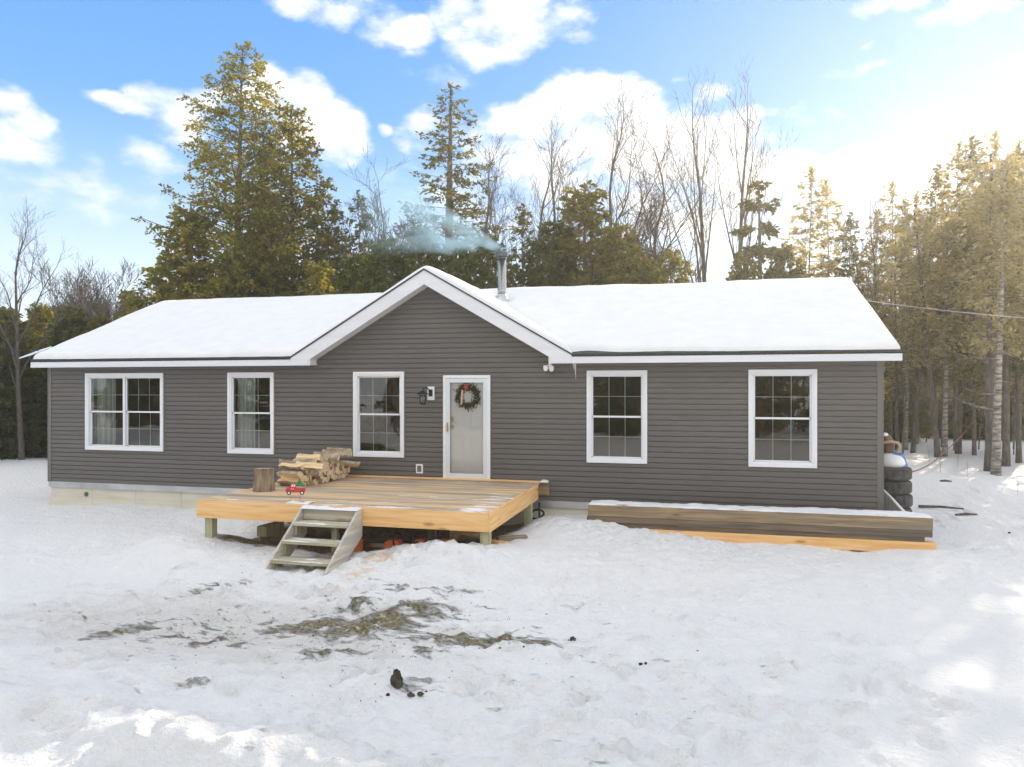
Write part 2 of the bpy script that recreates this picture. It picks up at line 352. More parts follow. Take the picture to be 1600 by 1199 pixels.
# ------------------------------------------------------------------ ground
CP = np.array([(0,-.3,0),(2.5,-.3,.05),(5,-.3,.16),(6.2,-.5,.2),(6.9,-3.75,.36),(7.9,-3.9,.19),(8.6,-4.4,.12),(9.0,-4.9,.10),(9.6,-5.0,.07),(10.35,-4.45,.24),(10.0,-4.75,.14),(8.3,-4.05,.24),(8.55,-4.75,.19),
 (10.15,-4.0,.24),(10.7,-4.02,.37),(11.3,-4.05,.50),(11.95,-3.75,.50),(12.15,-2.9,.38),(12.2,-2.1,.34),(12.5,-1.2,.44),(12.7,-.3,.36),(13.1,-1.1,.40),(13.7,-1.1,.27),(14.6,-1.1,.20),(16.5,-1.1,.14),(18.7,-1.1,.17),(20,-1,.05),
 (8.5,-2.5,.05),(10.5,-2.5,.05),(8,-1,.05),(10,-1,.05),(11.4,-2.8,.12),(11.4,-1.2,.12),(9.6,-3.4,.1),
 (11.2,-5.3,.16),(9.5,-6,0),(12.8,-3.2,.28),(13.6,-3,.16),(14,-2,.2),(15.5,-2.2,.1),(17.5,-2.2,.08)])
def gz(x, y):
    x = np.asarray(x, float); y = np.asarray(y, float)
    num = 0*x; den = 0*x+.12
    x = x+.22*(fbm(x*1.9, y*1.9, 3, 91)-.5)*np.exp(-((x-10.3)/4)**2-((y+3.6)/2)**2)*2; y = y+.22*(fbm(x*1.9+7, y*1.9, 3, 93)-.5)*np.exp(-((x-10.3)/4)**2-((y+3.6)/2)**2)*2
    for cx, cy, cz in CP:
        w = np.exp(-((x-cx)**2+(y-cy)**2)/(2*.42**2)); num = num+w*cz; den = den+w
    z = num/den
    far = np.clip((y-12)/30, 0, 1)
    z = z+.35*far*(fbm(x*.12, y*.12, 3, 5)-.3)
    z = z+.22*np.exp(-((x+9)/7)**2-((y-6)/3.5)**2)
    return z
def build_ground():
    def axis(a0, a1, fine, lo, hi):
        s = list(np.arange(a0, a1, fine)); q = fine
        x = a0; L = []
        while x > lo: q *= 1.09; x -= q; L.append(x)
        q = fine; x = s[-1]; Rr = []
        while x < hi: q *= 1.09; x += q; Rr.append(x)
        return np.array(L[::-1]+s+Rr)
    xs = axis(3.5, 21.5, .05, -400, 420); ys = axis(-10.4, .8, .045, -300, 500)
    X, Y = np.meshgrid(xs, ys); x = X.ravel(); y = Y.ravel()
    z = gz(x, y)
    under = (x > 6.95) & (x < 12.0) & (y > -3.6) & (y < 0)
    inh = (x > .1) & (x < 18.1) & (y > .1) & (y < 8.1)
    near = np.exp(-np.maximum(0, np.hypot(x-12, y+5)-12)/8)
    n1 = fbm(x*.55+3, y*.55, 4, 11)-.5; n2 = fbm(x*2.1, y*2.1, 4, 21)-.5; n3 = fbm(x*7, y*7, 3, 31)-.5
    # trampled zones: footprints across the middle right
    rough = np.clip(fbm(x*.35+9, y*.35, 3, 41)*2.2-.6, 0.15, 1)
    bank = np.exp(-((x-10.6)/2.6)**2-((y+4.3)/.75)**2)+np.exp(-((x-13.4)/1.3)**2-((y+1.3)/.7)**2)
    sm = np.clip((x-15.5)/3, 0, 1)*np.clip((-1.5-y)/3, 0, 1)   # smooth untouched snow on the right
    rough = rough*(1-.85*sm)
    n4 = fbm(x*16, y*16, 2, 51)-.5; z = z+(.11*n1+.10*n2*rough+.10*n3*rough+.04*n4*rough+bank*(.12*n2+.16*n3+.06*n4))*np.where(under, .3, 1)*np.where(near > .3, 1, 1.2)
    # gentle wind waves on the untouched part
    z = z+sm*.05*np.sin((x*.9+y*1.5)*1.4+3*fbm(x*.4, y*.4, 3, 61))*fbm(x*.5, y*.5, 2, 66)
    rng = np.random.RandomState(4)
    def dent(cx, cy, rx, ry, a, dep):
        nonlocal z
        dx = x-cx; dy = y-cy; k = (abs(dx) < .6) & (abs(dy) < .6)
        c, s_ = math.cos(a), math.sin(a)
        u = (dx[k]*c+dy[k]*s_)/rx; v = (-dx[k]*s_+dy[k]*c)/ry; r2 = u*u+v*v
        dep = dep*2.4; z[k] += -dep*np.exp(-r2*1.6)+dep*.35*np.exp(-(np.sqrt(r2)-1.5)**2*5)
    def trail(p, q, n, w=.12, dep=.045):
        for i in range(n):
            t = i/(n-1); a = math.atan2(q[1]-p[1], q[0]-p[0])
            cx = p[0]+(q[0]-p[0])*t-math.sin(a)*w*(1 if i % 2 else -1)+rng.randn()*.05
            cy = p[1]+(q[1]-p[1])*t+math.cos(a)*w*(1 if i % 2 else -1)+rng.randn()*.05
            dent(cx, cy, .15, .075, a+rng.randn()*.2, dep*rng.uniform(.6, 1.2))
    trail((9.5, -5.2), (14.5, -8.6), 11); trail((12.6, -7.0), (17.0, -6.2), 9); trail((10.3, -5.4), (16.2, -7.7), 13)
    trail((9.2, -5.1), (7, -8.8), 9); trail((14, -8.3), (17.2, -7.2), 8); trail((9.6, -5.2), (12.6, -9.4), 10); trail((5, -7), (9, -9.6), 9)
    trail((19.5, 2), (24, 12), 16); trail((13.5, -4.6), (18, -3.8), 9, dep=.03)
    for i in range(420):
        dent(rng.uniform(6.5, 17), rng.uniform(-9.8, -4.9), rng.uniform(.07, .17), rng.uniform(.05, .12), rng.uniform(0, 3), rng.uniform(.01, .04))
    # ploughed bank that crosses the bottom of the yard
    yb = -9.0-.28*(x-12)*.35+.35*(fbm(x*.8, x*0, 3, 71)-.5)*2
    z = z+.17*np.exp(-((y-(yb-.5))/.38)**2)*(.55+.9*fbm(x*1.7, y*1.7, 3, 75))*np.clip((17.6-x)/2, 0, 1)
    # wheel ruts
    for off in (-6.35, -7.15):
        z = z-.035*np.exp(-((y-(off+.12*np.sin(x*.7)))/.16)**2)*np.clip((15-x)/3, 0, 1)
    fz = np.where(inh, -.3, z)
    # masks
    dirt = np.zeros_like(x)
    P = [(185,988,48,9,1.),(250,996,40,5,.6),(322,1002,26,9,.95),(340,927,40,5,.65),(370,1008,18,5,.6),(485,980,50,10,.95),(555,985,60,12,1.),(610,976,45,15,1.05),(660,965,45,14,.85),(700,998,60,9,1.),(760,1001,75,10,1.15),(830,1004,45,8,.9),
         (560,960,50,10,.55),(520,1020,45,7,.7),(545,1018,26,6,.8),(660,1018,16,8,.9),(300,1068,24,5,.7),(640,1076,30,9,.95),(600,940,60,8,.5),(700,940,60,8,.5),(780,950,60,6,.5),(430,985,40,6,.45),(880,1005,22,6,.5),(900,950,50,5,.4),(1030,1030,12,4,.5),(520,930,30,4,.45)]
    for px, py, rx, ry, s in P:
        c = at(px, py, z=.0); ax = at(px+rx, py, z=.0)-c; ay = at(px, py-ry, z=.0)-c
        dx = x-c.x; dy = y-c.y; la = ax.length; lb = max(ay.length, .1)
        u = (dx*ax.x+dy*ax.y)/la/la; v = (dx*ay.x+dy*ay.y)/lb/lb
        dirt = np.maximum(dirt, s*np.exp(-(u*u+v*v)*.9))
    slush = .95*np.exp(-((x-10.2)/3.4)**2-((y+6.9)/1.5)**2)+.35*np.exp(-((x-7.5)/3)**2-((y+6.6)/1.6)**2)
    dirt = dirt+.30*np.exp(-((x-10.4)/3.2)**2-((y+6.7)/1.2)**2)
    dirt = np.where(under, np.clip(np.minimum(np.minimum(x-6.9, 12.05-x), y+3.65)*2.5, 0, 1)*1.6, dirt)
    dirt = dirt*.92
    saw = np.zeros_like(x)
    for px, py, r, s in ((590, 885, .45, .9), (560, 905, .5, .75), (520, 928, .5, .55), (470, 935, .5, .5), (600, 893, .25, .9)):
        c = at(px, py, z=.1); saw = np.maximum(saw, s*np.exp(-((x-c.x)**2+(y-c.y)**2)/r/r))
    nx, ny = len(xs), len(ys)
    i = np.arange(nx*ny).reshape(ny, nx)
    F = np.stack([i[:-1, :-1], i[:-1, 1:], i[1:, 1:], i[1:, :-1]], -1).reshape(-1, 4)
    o = npmesh('snowy_ground', np.stack([x, y, fz], 1), F, M['ground'], smooth=True)
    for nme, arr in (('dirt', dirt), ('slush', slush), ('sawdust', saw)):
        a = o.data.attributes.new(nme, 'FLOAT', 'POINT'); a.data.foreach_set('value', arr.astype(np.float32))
    tag(o, 'snow covered yard with muddy wheel marks and footprints', kind='structure')
    return xs, ys, fz.reshape(ny, nx)
GX, GY, GZ = build_ground()
def gh(x, y):
    i = min(max(np.searchsorted(GX, x)-1, 0), len(GX)-2); j = min(max(np.searchsorted(GY, y)-1, 0), len(GY)-2)
    return float(GZ[j, i])

# ------------------------------------------------------------------ house
W, D = 18.16, 8.2
Z0 = .55; EZ = 3.43; GXc = 9.66; GAP = 5.17; GS = .58
RY = 4.1; MS = .41
def lap_wall(mb, x0, x1, z0, ztop, openings, fn, e=.1016, lim=None, depth=.018):
    """lapped courses; fn(x,d,z)->world, d = distance out of the wall; lim(z)->x range"""
    zs = set()
    k = 0
    while z0+k*e < ztop:
        for q in (0, .8, .84): zs.add(round(z0+(k+q)*e, 5))
        k += 1
    zs.add(ztop)
    for o in openings: zs.add(o[2]); zs.add(o[3])
    if lim: zs.add(3.28)
    zs = sorted(q for q in zs if z0 <= q <= ztop)
    def prof(z, c): # c course start
        t = (z-c)/e
        if t < .80: return depth*(1-.45*t/.8)
        if t < .84: return depth*.55+(-.006-depth*.55)*(t-.8)/.04
        return -.006
    for a, b in zip(zs[:-1], zs[1:]):
        if b-a < 1e-4: continue
        c = z0+math.floor((.5*(a+b)-z0)/e)*e
        la, ra = (lim(a+1e-6) if lim else (x0, x1)); lb, rb = (lim(b-1e-6) if lim else (x0, x1))
        if ra <= la: continue
        if rb < lb: lb = rb = (lb+rb)/2
        cuts = sorted([(o[0], o[1]) for o in openings if o[2] <= a+1e-6 and o[3] >= b-1e-6])
        segs = []; xl = None
        ca_, cb_ = la, lb
        for (o0, o1) in cuts:
            segs.append((ca_, o0, cb_, o0)); ca_ = cb_ = o1
        segs.append((ca_, ra, cb_, rb))
        da, db = prof(a+1e-6, c), prof(b-1e-6, c)
        for (l0, r0, l1, r1) in segs:
            mb.add([fn(l0, da, a), fn(r0, da, a), fn(r1, db, b), fn(l1, db, b)], [(0, 1, 2, 3)])
            if abs(a-c) < 1e-5:
                mb.add([fn(l0, -.006, a), fn(r0, -.006, a), fn(r0, da, a), fn(l0, da, a)], [(0, 1, 2, 3)])

house = empty('house', (0, 0, 0))
tag(house, 'long single storey house with dark grey siding, white trim and a snowy gabled roof', 'house')
WZ = (1.325, 3.11)
WIN = [(1.08, 3.22, 2), (4.90, 6.05, 1), (7.94, 9.09, 1), (12.90, 14.06, 1), (15.90, 17.08, 1)]
DOOR = (9.95, 10.95, .915, 3.03)
ops = [(a+.03, b-.03, WZ[0]+.03, WZ[1]-.03) for a, b, _ in WIN]+[(DOOR[0]+.02, DOOR[1]-.02, DOOR[2]-.02, DOOR[3]-.02)]
mb = MB()
def flim(z):
    if z <= 3.2801: return (.0, W)
    h = (GAP-.16-z)/GS
    return (GXc-h, GXc+h)
lap_wall(mb, 0, W, Z0, GAP-.17, ops, lambda x, d, z: (x, -d, z), lim=flim)
mb.build('front_wall', M['siding'], house)
mb = MB(); lap_wall(mb, 0, D, Z0, 3.28, [], lambda x, d, z: (W+d, x, z))

lap_wall(mb, 0, D, 3.28, 5.05, [], lambda x, d, z: (W+d, x, z), lim=lambda z: (4.1-(5.1-z)/MS if (5.1-z)/MS < 4.1 else 0, min(D, 4.1+(5.1-z)/MS)))
mb.build('end_wall', M['siding'], house); mb = MB()
lap_wall(mb, 0, D, Z0, 3.28, [], lambda x, d, z: (-d, D-x, z))
lap_wall(mb, 0, D, 3.28, 5.05, [], lambda x, d, z: (-d, D-x, z), lim=lambda z: (4.1-(5.1-z)/MS if (5.1-z)/MS < 4.1 else 0, min(D, 4.1+(5.1-z)/MS)))
mb.build('end_wall', M['siding'], house)
mb = MB(); lap_wall(mb, 0, W, Z0, 3.28, [], lambda x, d, z: (W-x, D+d, z)); mb.build('rear_wall', M['siding'], house)
for x, y in ((0, 0), (W, 0)):
    mb = MB()
    mb.box(x-.012 if x == 0 else x-.088, -.022, Z0-.01, x+.088 if x == 0 else x+.012, -.0, 3.285)
    s = -1 if x == 0 else 1
    mb.box(min(x+s*.002, x+s*.022), -.022, Z0-.01, max(x+s*.002, x+s*.022), .088, 3.285)
    mb.build('corner_board', M['corner'], house, bevel=.004)
# inner lining: dark rooms behind the panes
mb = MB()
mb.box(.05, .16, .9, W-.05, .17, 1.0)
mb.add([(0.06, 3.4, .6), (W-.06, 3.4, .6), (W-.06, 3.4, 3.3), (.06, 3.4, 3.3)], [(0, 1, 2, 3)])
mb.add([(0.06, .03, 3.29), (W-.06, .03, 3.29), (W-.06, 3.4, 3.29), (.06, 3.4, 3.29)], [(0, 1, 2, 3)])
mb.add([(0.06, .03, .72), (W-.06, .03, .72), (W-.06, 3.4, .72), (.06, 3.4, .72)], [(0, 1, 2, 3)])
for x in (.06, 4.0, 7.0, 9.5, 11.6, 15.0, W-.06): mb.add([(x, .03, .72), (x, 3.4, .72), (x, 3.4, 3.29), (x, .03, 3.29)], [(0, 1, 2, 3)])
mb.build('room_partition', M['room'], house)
# foundation
mb = MB(); mb.box(.03, .035, -.4, W-.03, .2, .42); mb.box(.03, .2, -.4, .2, D-.03, .42); mb.box(W-.2, .2, -.4, W-.03, D-.03, .42); mb.box(.2, D-.2, -.4, W-.2, D-.03, .42)
for x in np.arange(1.2, W-.3, 1.22): mb.box(x, .026, -.3, x+.012, .0349, .415)
mb.box(.04, .029, .2, W-.04, .0345, .207)
fo = mb.build('foundation', M['found'], house)
mb = MB(); mb.box(0, -.012, .415, W, .03, .548)
for x in (.9, 3.4, 6.2, 9.4, 12.4, 12.9, 15.5): mb.box(x, -.0145, .414, x+.05, -.011, .547)
mb.build('sill_flashing', M['flash'], house)
mb = MB(); mb.lathe((1.05, .02, .27), [(.055, 0), (.055, .015), (.03, .02)], 12, axis='y'); mb.build('vent_cap', M['capm'], fo)
# roof slabs
mb = MB(); XL, XR = -.16, 18.40; FY = -.35; BY = 8.55
def mz(y): return EZ+MS*(y-FY) if y <= RY else EZ+MS*(RY-FY)-MS*(y-RY)
th = .06
mb.add([(XL,FY,mz(FY)),(XR,FY,mz(FY)),(XR,RY,mz(RY)),(XL,RY,mz(RY)),(XR,BY,mz(BY)),(XL,BY,mz(BY)),
        (XL,FY,mz(FY)-th),(XR,FY,mz(FY)-th),(XR,RY,mz(RY)-th),(XL,RY,mz(RY)-th),(XR,BY,mz(BY)-th),(XL,BY,mz(BY)-th)],
       [(3,2,4,5),(9,11,10,8),(1,7,8,2),(2,8,10,4),(4,10,11,5),(5,11,9,3),(3,9,6,0)])
for a, b, yf in ((XL, GXc-3.0, FY), (GXc-3.0, GXc+3.0, .02), (GXc+3.0, XR, FY)):
    mb.add([(a,yf,mz(yf)),(b,yf,mz(yf)),(b,RY,mz(RY)),(a,RY,mz(RY)),(a,yf,mz(yf)-th),(b,yf,mz(yf)-th),(b,RY,mz(RY)-th),(a,RY,mz(RY)-th)], [(0,1,2,3),(4,7,6,5),(0,4,5,1)])
hw = 3.0; gy = 3.9
z1 = GAP-GS*hw
mb.add([(GXc-hw,FY-.004,z1),(GXc,FY-.004,GAP),(GXc+hw,FY-.004,z1),(GXc-hw,gy,z1),(GXc,gy,GAP),(GXc+hw,gy,z1),
        (GXc-hw,FY-.004,z1-th),(GXc,FY-.004,GAP-th),(GXc+hw,FY-.004,z1-th),(GXc-hw,gy,z1-th),(GXc,gy,GAP-th),(GXc+hw,gy,z1-th)],
       [(0,1,4,3),(1,2,5,4),(6,9,10,7),(7,10,11,8),(0,6,7,1),(1,7,8,2)])
roof = mb.build('roof', M['shingle'], house)
# fascia + soffit
mb = MB()
fb = 3.255; ft = EZ-.035
mb.box(XL, FY-.0, fb, GXc-hw+.45, FY+.022, ft-.004); mb.box(GXc+hw-.45, FY, fb, XR, FY+.022, ft-.004)
for a, b in ((3.8, 3.805), (15.6, 15.605), (13.9, 13.903)): mb.box(a, FY-.003, fb+.002, b, FY-.0005, ft-.01)
mb.box(XL, FY-.006, fb-.012, GXc-hw+.45, FY+.0, fb+.012); mb.box(GXc+hw-.45, FY-.006, fb-.012, XR, FY, fb+.012)
# rake boards of the gable (two mitred boards)
vh = .285; yy = FY-.012
for s in (-1, 1):
    n0 = (GXc, GAP-.028); n1 = (GXc+s*(hw+.0), GAP-GS*hw-.028)
    low = GXc+s*(hw-.40)
    poly = [n0, n1, (GXc+s*hw, fb), (low, fb), (low, GAP-GS*(hw-.40)-.028-vh), (GXc, GAP-.028-vh)]
    if s > 0: poly = poly[::-1]
    mb.prism(poly, yy, FY-.0005 if False else yy+.009)
fz_ = mb.build('fascia', M['fascia'], house)
mb = MB()
mb.box(XL, FY+.022, fb+.004, GXc-hw+.44, -.0, fb+.016); mb.box(GXc+hw-.44, FY+.022, fb+.004, XR, -.0, fb+.016)
for s in (-1, 1):  # rake soffit
    a = GXc; b = GXc+s*(hw-.40)
    za, zb = GAP-.028-vh+.02, GAP-GS*(hw-.40)-.028-vh+.02
    mb.add([(a, yy+.009, za), (b, yy+.009, zb), (b, -.001, zb), (a, -.001, za), (a, yy+.009, za+.012), (b, yy+.009, zb+.012), (b, -.001, zb+.012), (a, -.001, za+.012)],
           [(0, 1, 2, 3), (4, 7, 6, 5), (0, 4, 5, 1), (3, 2, 6, 7)])
    x0, x1 = sorted((b, b-s*.016))
    mb.box(x0, FY+.024, fb+.018, x1, -.001, zb+.01)
# rakes at the ends
for X0, X1 in ((XL, XL+.02), (XR-.02, XR)):
    mb.prism([(FY+.023, mz(FY)-.24+.07), (FY+.023, mz(FY)-th-.004), (RY, mz(RY)-th-.004), (BY, mz(BY)-th-.004), (BY, mz(BY)-.19), (RY, mz(RY)-.24)], 0, 1,
             M=Matrix(((0, X1-X0, 0, X0), (1, 0, 0, 0), (0, 0, 1, 0), (0, 0, 0, 1))))
mb.build('soffit', M['fascia'], house)
# drip edge line
mb = MB(); mb.box(XL-.004, FY-.02, EZ-.042, GXc-hw-.0, FY+.0, EZ-.002); mb.box(GXc+hw, FY-.02, EZ-.042, XR+.004, FY, EZ-.002)
for s in (-1, 1):
    poly = [(GXc, GAP+.006), (GXc+s*hw, GAP-GS*hw+.006), (GXc+s*hw, GAP-GS*hw-.026), (GXc, GAP-.026)]
    if s > 0: poly = poly[::-1]
    mb.prism(poly, FY-.03, FY-.005)
mb.build('drip_edge', M['shingle'], house)

# windows
def window(x0, x1, units):
    z0, z1 = WZ; t = .085
    mb = MB()   # casing (picture frame) with stepped profile
    for (o, d) in ((0, .03), (.05, .018)):
        a0, a1, b0, b1 = x0+o, x1-o, z0+o, z1-o; w = t-o if o else .05
        mb.box(a0, -d-.014, b0, a1, -.001, b0+w); mb.box(a0, -d-.014, b1-w, a1, -.001, b1)
        mb.box(a0, -d-.014, b0+w, a0+w, -.001, b1-w); mb.box(a1-w, -d-.014, b0+w, a1, -.001, b1-w)
    win = mb.build('window', M['trim'], house, bevel=.004)
    ix0, ix1, iz0, iz1 = x0+t, x1-t, z0+t, z1-t
    wu = (ix1-ix0-(units-1)*.05)/units
    sash = MB(); pane = MB(); gr = MB(); jam = MB()
    jam.box(ix0-.002, -.012, iz0-.002, ix0+.008, .12, iz1); jam.box(ix1-.008, -.012, iz0-.002, ix1+.002, .12, iz1); jam.box(ix0, -.012, iz0-.01, ix1, .12, iz0+.008); jam.box(ix0, -.012, iz1-.008, ix1, .12, iz1+.01)
    mid = (iz0+iz1)/2-.0
    for k in range(units):
        a = ix0+k*(wu+.05); b = a+wu
        if k: jam.box(a-.05, -.022, iz0, a, .1, iz1)
        a += .008; b -= .008
        s = .026
        for lo, hi, y, up in ((mid-.018, iz1-.008, .010, 1), (iz0+.008, mid+.018, .042, 0)):
            sash.box(a, y, lo, b, y+.03, lo+(s if not up else .036)); sash.box(a, y, hi-(s if up else .036), b, y+.03, hi)
            sash.box(a, y, lo+.01, a+s, y+.03, hi-.01); sash.box(b-s, y, lo+.01, b, y+.03, hi-.01)
            l0, h0 = lo+s, hi-s
            pane.add([(a+s, y+.012, l0), (b-s, y+.012, l0), (b-s, y+.012, h0), (a+s, y+.012, h0)], [(0, 1, 2, 3)])
            for q in (1, 2):
                xx = a+s+(b-a-2*s)*q/3; gr.box(xx-.006, y+.016, l0, xx+.006, y+.021, h0)
            zz = (l0+h0)/2; gr.box(a+s, y+.0155, zz-.006, b-s, y+.0205, zz+.006)
    sash.build('sash', M['frame'], win); jam.build('window_frame', M['frame'], win); pane.build('pane', M['glass'], win); gr.build('grille', M['grille'], win)
    return win
for a, b, u in WIN: window(a, b, u)
def curtain(x0, x1, y=.22, z0=1.2, z1=3.2):
    xs = np.arange(x0, x1, .012); n = len(xs)
    yy = y+.03*np.sin(xs*48)+.012*np.sin(xs*131+1)
    V = np.array([(x, q, z) for z in (z0, z1) for x, q in zip(xs, yy)]); i = np.arange(n-1)
    npmesh('curtain', V, np.stack([i, i+1, i+1+n, i+n], 1), M['curtain'], house, smooth=True)
curtain(1.18, 1.72); curtain(2.98, 3.12); curtain(4.98, 5.42)
# entrance door
mb = MB(); x0, x1, z0, z1 = DOOR
mb.box(x0, -.045, z0, x0+.06, -.001, z1); mb.box(x1-.06, -.045, z0, x1, -.001, z1); mb.box(x0+.06, -.045, z1-.06, x1-.06, -.001, z1)
mb.box(x0+.0, -.001, z0, x0+.05, .12, z1); mb.box(x1-.05, -.001, z0, x1, .12, z1); mb.box(x0+.05, -.001, z1-.05, x1-.05, .12, z1); mb.box(x0-.02, -.03, z0-.02, x1+.02, .13, z0+.012)
mb.build('door_frame', M['trim'], house, bevel=.004)
mb = MB(); a, b = x0+.06, x1-.06
mb.box(a, -.038, z0+.014, a+.085, -.006, z1-.066); mb.box(b-.085, -.038, z0+.014, b, -.006, z1-.066)
mb.box(a+.085, -.038, z1-.15, b-.085, -.006, z1-.066); mb.box(a+.085, -.038, z0+.014, b-.085, -.006, z0+.12)
sd = mb.build('storm_door', M['storm'], house, bevel=.004)
mb = MB(); mb.add([(a+.08, -.02, z0+.11), (b-.08, -.02, z0+.11), (b-.08, -.02, z1-.14), (a+.08, -.02, z1-.14)], [(0, 1, 2, 3)]); mb.build('door_glass', M['dglass'], sd)
mb = MB(); mb.box(a+.022, -.05, 1.98-.11, a+.052, -.038, 1.98+.09); mb.tube([(a+.037, -.045, 1.90), (a+.037, -.08, 1.92), (a+.037, -.08, 2.02), (a+.037, -.045, 2.04)], .008, 8); mb.build('door_handle', M['brass'], sd, smooth=False)
mb = MB(); mb.box(x0+.05, .035, z0+.01, x1-.05, .095, z1-.05)
for (px0, px1) in ((.16, .44), (.56, .84)):
    for (q0, q1) in ((.08, .42), (.5, .94)):
        if q0 > .3:
            pass
        xa, xb = x0+px0*(x1-x0), x0+px1*(x1-x0); za, zb = z0+q0*(z1-z0), z0+q1*(z1-z0)
        for bx in ((xa, za, xb, za+.02), (xa, zb-.02, xb, zb), (xa, za+.02, xa+.02, zb-.02), (xb-.02, za+.02, xb, zb-.02)): mb.box(bx[0], .027, bx[1], bx[2], .0349, bx[3])
        mb.box(xa+.045, .03, za+.045, xb-.045, .0349, zb-.045)
fd = mb.build('front_door', M['door'], house, bevel=.003)
mb = MB(); mb.box(x0+.155, .01, 2.07, x0+.205, .0265, 2.18); mb.build('door_lock', M['brass'], fd); mb = MB(); mb.lathe((x0+.18, -.012, 1.97), [(.02, .04), (.03, .03), (.034, .012), (.026, 0)], 12, axis='y'); mb.build('door_knob', M['brass'], fd)
# outlet cover, lamp, security light
mb = MB(); c = at(656, 732.5, Y=0); mb.box(c.x-.075, -.03, c.z-.095, c.x+.075, -.01, c.z+.095); oc = mb.build('outlet_cover', M['trim'], house, bevel=.003)
mb = MB(); mb.box(c.x-.045, -.033, c.z-.065, c.x+.045, -.0302, c.z+.065); mb.build('outlet_face', M['corner'], oc)
mb = MB(); lx = 9.685
mb.box(lx-.075, -.045, 2.52, lx+.075, -.014, 2.80); lamp = mb.build('wall_lamp', M['trim'], house, bevel=.005)
mb = MB(); mb.box(lx-.04, -.06, 2.60, lx+.04, -.046, 2.74); mb.tube([(lx, -.06, 2.70), (lx-.05, -.14, 2.78), (lx-.09, -.22, 2.76), (lx-.10, -.24, 2.70)], .014, 8)
mb.lathe((lx-.10, -.24, 2.64), [(.13, 0), (.125, .012), (.06, .05), (.02, .075), (.012, .10)], 16)
for k in range(6):
    t = k*math.pi/3; mb.tube([(lx-.10+.07*math.cos(t), -.24+.07*math.sin(t), 2.64), (lx-.10+.06*math.cos(t), -.24+.06*math.sin(t), 2.44)], .006, 5)
mb.lathe((lx-.10, -.24, 2.425), [(.03, 0), (.065, .01), (.065, .02)], 12)
mb.build('lantern', M['iron'], lamp)
mb = MB(); mb.lathe((lx-.10, -.24, 2.45), [(.054, 0), (.062, .18)], 12); mb.build('lantern_glass', M['glass'], lamp, smooth=True)
sx = 12.17
mb = MB(); mb.lathe((sx, -.02, 3.20), [(.05, -.03), (.055, 0)], 14, axis='y'); sl = mb.build('security_light', M['white'], house)
for k, (dx, dz) in enumerate(((-.055, -.02), (.06, -.03))):
    mb = MB(); mb.tube([(sx, -.04, 3.20), (sx+dx*.6, -.10, 3.2+dz)], .012, 6)
    mb.lathe((sx+dx, -.16, 3.20+dz-.03), [(.02, -.05), (.042, -.03), (.05, .02), (.046, .06)], 14); mb.build('lamp_head', M['white'], sl, smooth=False)
mb = MB(); mb.tube([(sx+.01, -.05, 3.15), (sx+.03, -.09, 3.06)], .015, 6); mb.lathe((sx+.035, -.10, 3.02), [(.018, 0), (.03, .02), (.022, .05)], 10); mb.build('motion_sensor', M['capm'], sl)
# chimney
cx, cy = 10.37, 3.0
mb = MB(); mb.lathe((cx, cy, 4.6), [(.105, 0), (.105, .5), (.108, .5), (.108, .52), (.105, .52), (.105, 1.32)], 28); ch = mb.build('chimney', M['steel'], house, smooth=False)
ch.data.polygons.foreach_set('use_smooth', [len(p.vertices) == 4 for p in ch.data.polygons])
mb = MB(); mb.lathe((cx, cy, 5.90), [(.12, .0), (.12, .03), (.095, .03), (.095, .05)], 24); mb.lathe((cx, cy, 5.955), [(.155, 0), (.16, .04), (.165, .075), (.13, .12), (.05, .145)], 24)
mb.build('chimney_cap', M['capm'], ch)
mb = MB(); mb.lathe((cx, cy, 4.74), [(.30, 0), (.19, .12), (.16, .2), (.125, .27), (.118, .29)], 24)
mb.lathe((cx, cy, 4.985), [(.15, .0), (.15, .02), (.118, .035)], 24); mb.build('roof_flashing', M['flash'], ch, smooth=False)
# dish
dsh = MB(); Md = Matrix.Translation((-.45, .05, 3.62)) @ Matrix.Rotation(R(-14), 4, 'Z') @ Matrix.Rotation(R(24), 4, 'X') @ Matrix.Rotation(R(-8), 4, 'Y')
dsh.box(-.30, -.26, -.015, .30, .26, .015, M=Md); d_ = dsh.build('satellite_dish', M['dish'], house, bevel=.02)
mb = MB(); mb.tube([(-.35, .02, 3.60), (-.30, .0, 3.50), (-.1, .05, 3.50)], .022, 8); mb.box(-.42, -.12, 3.655, -.28, -.02, 3.69); mb.box(-.2, -.02, 3.44, -.05, .1, 3.47); mb.build('dish_mount', M['iron'], d_)

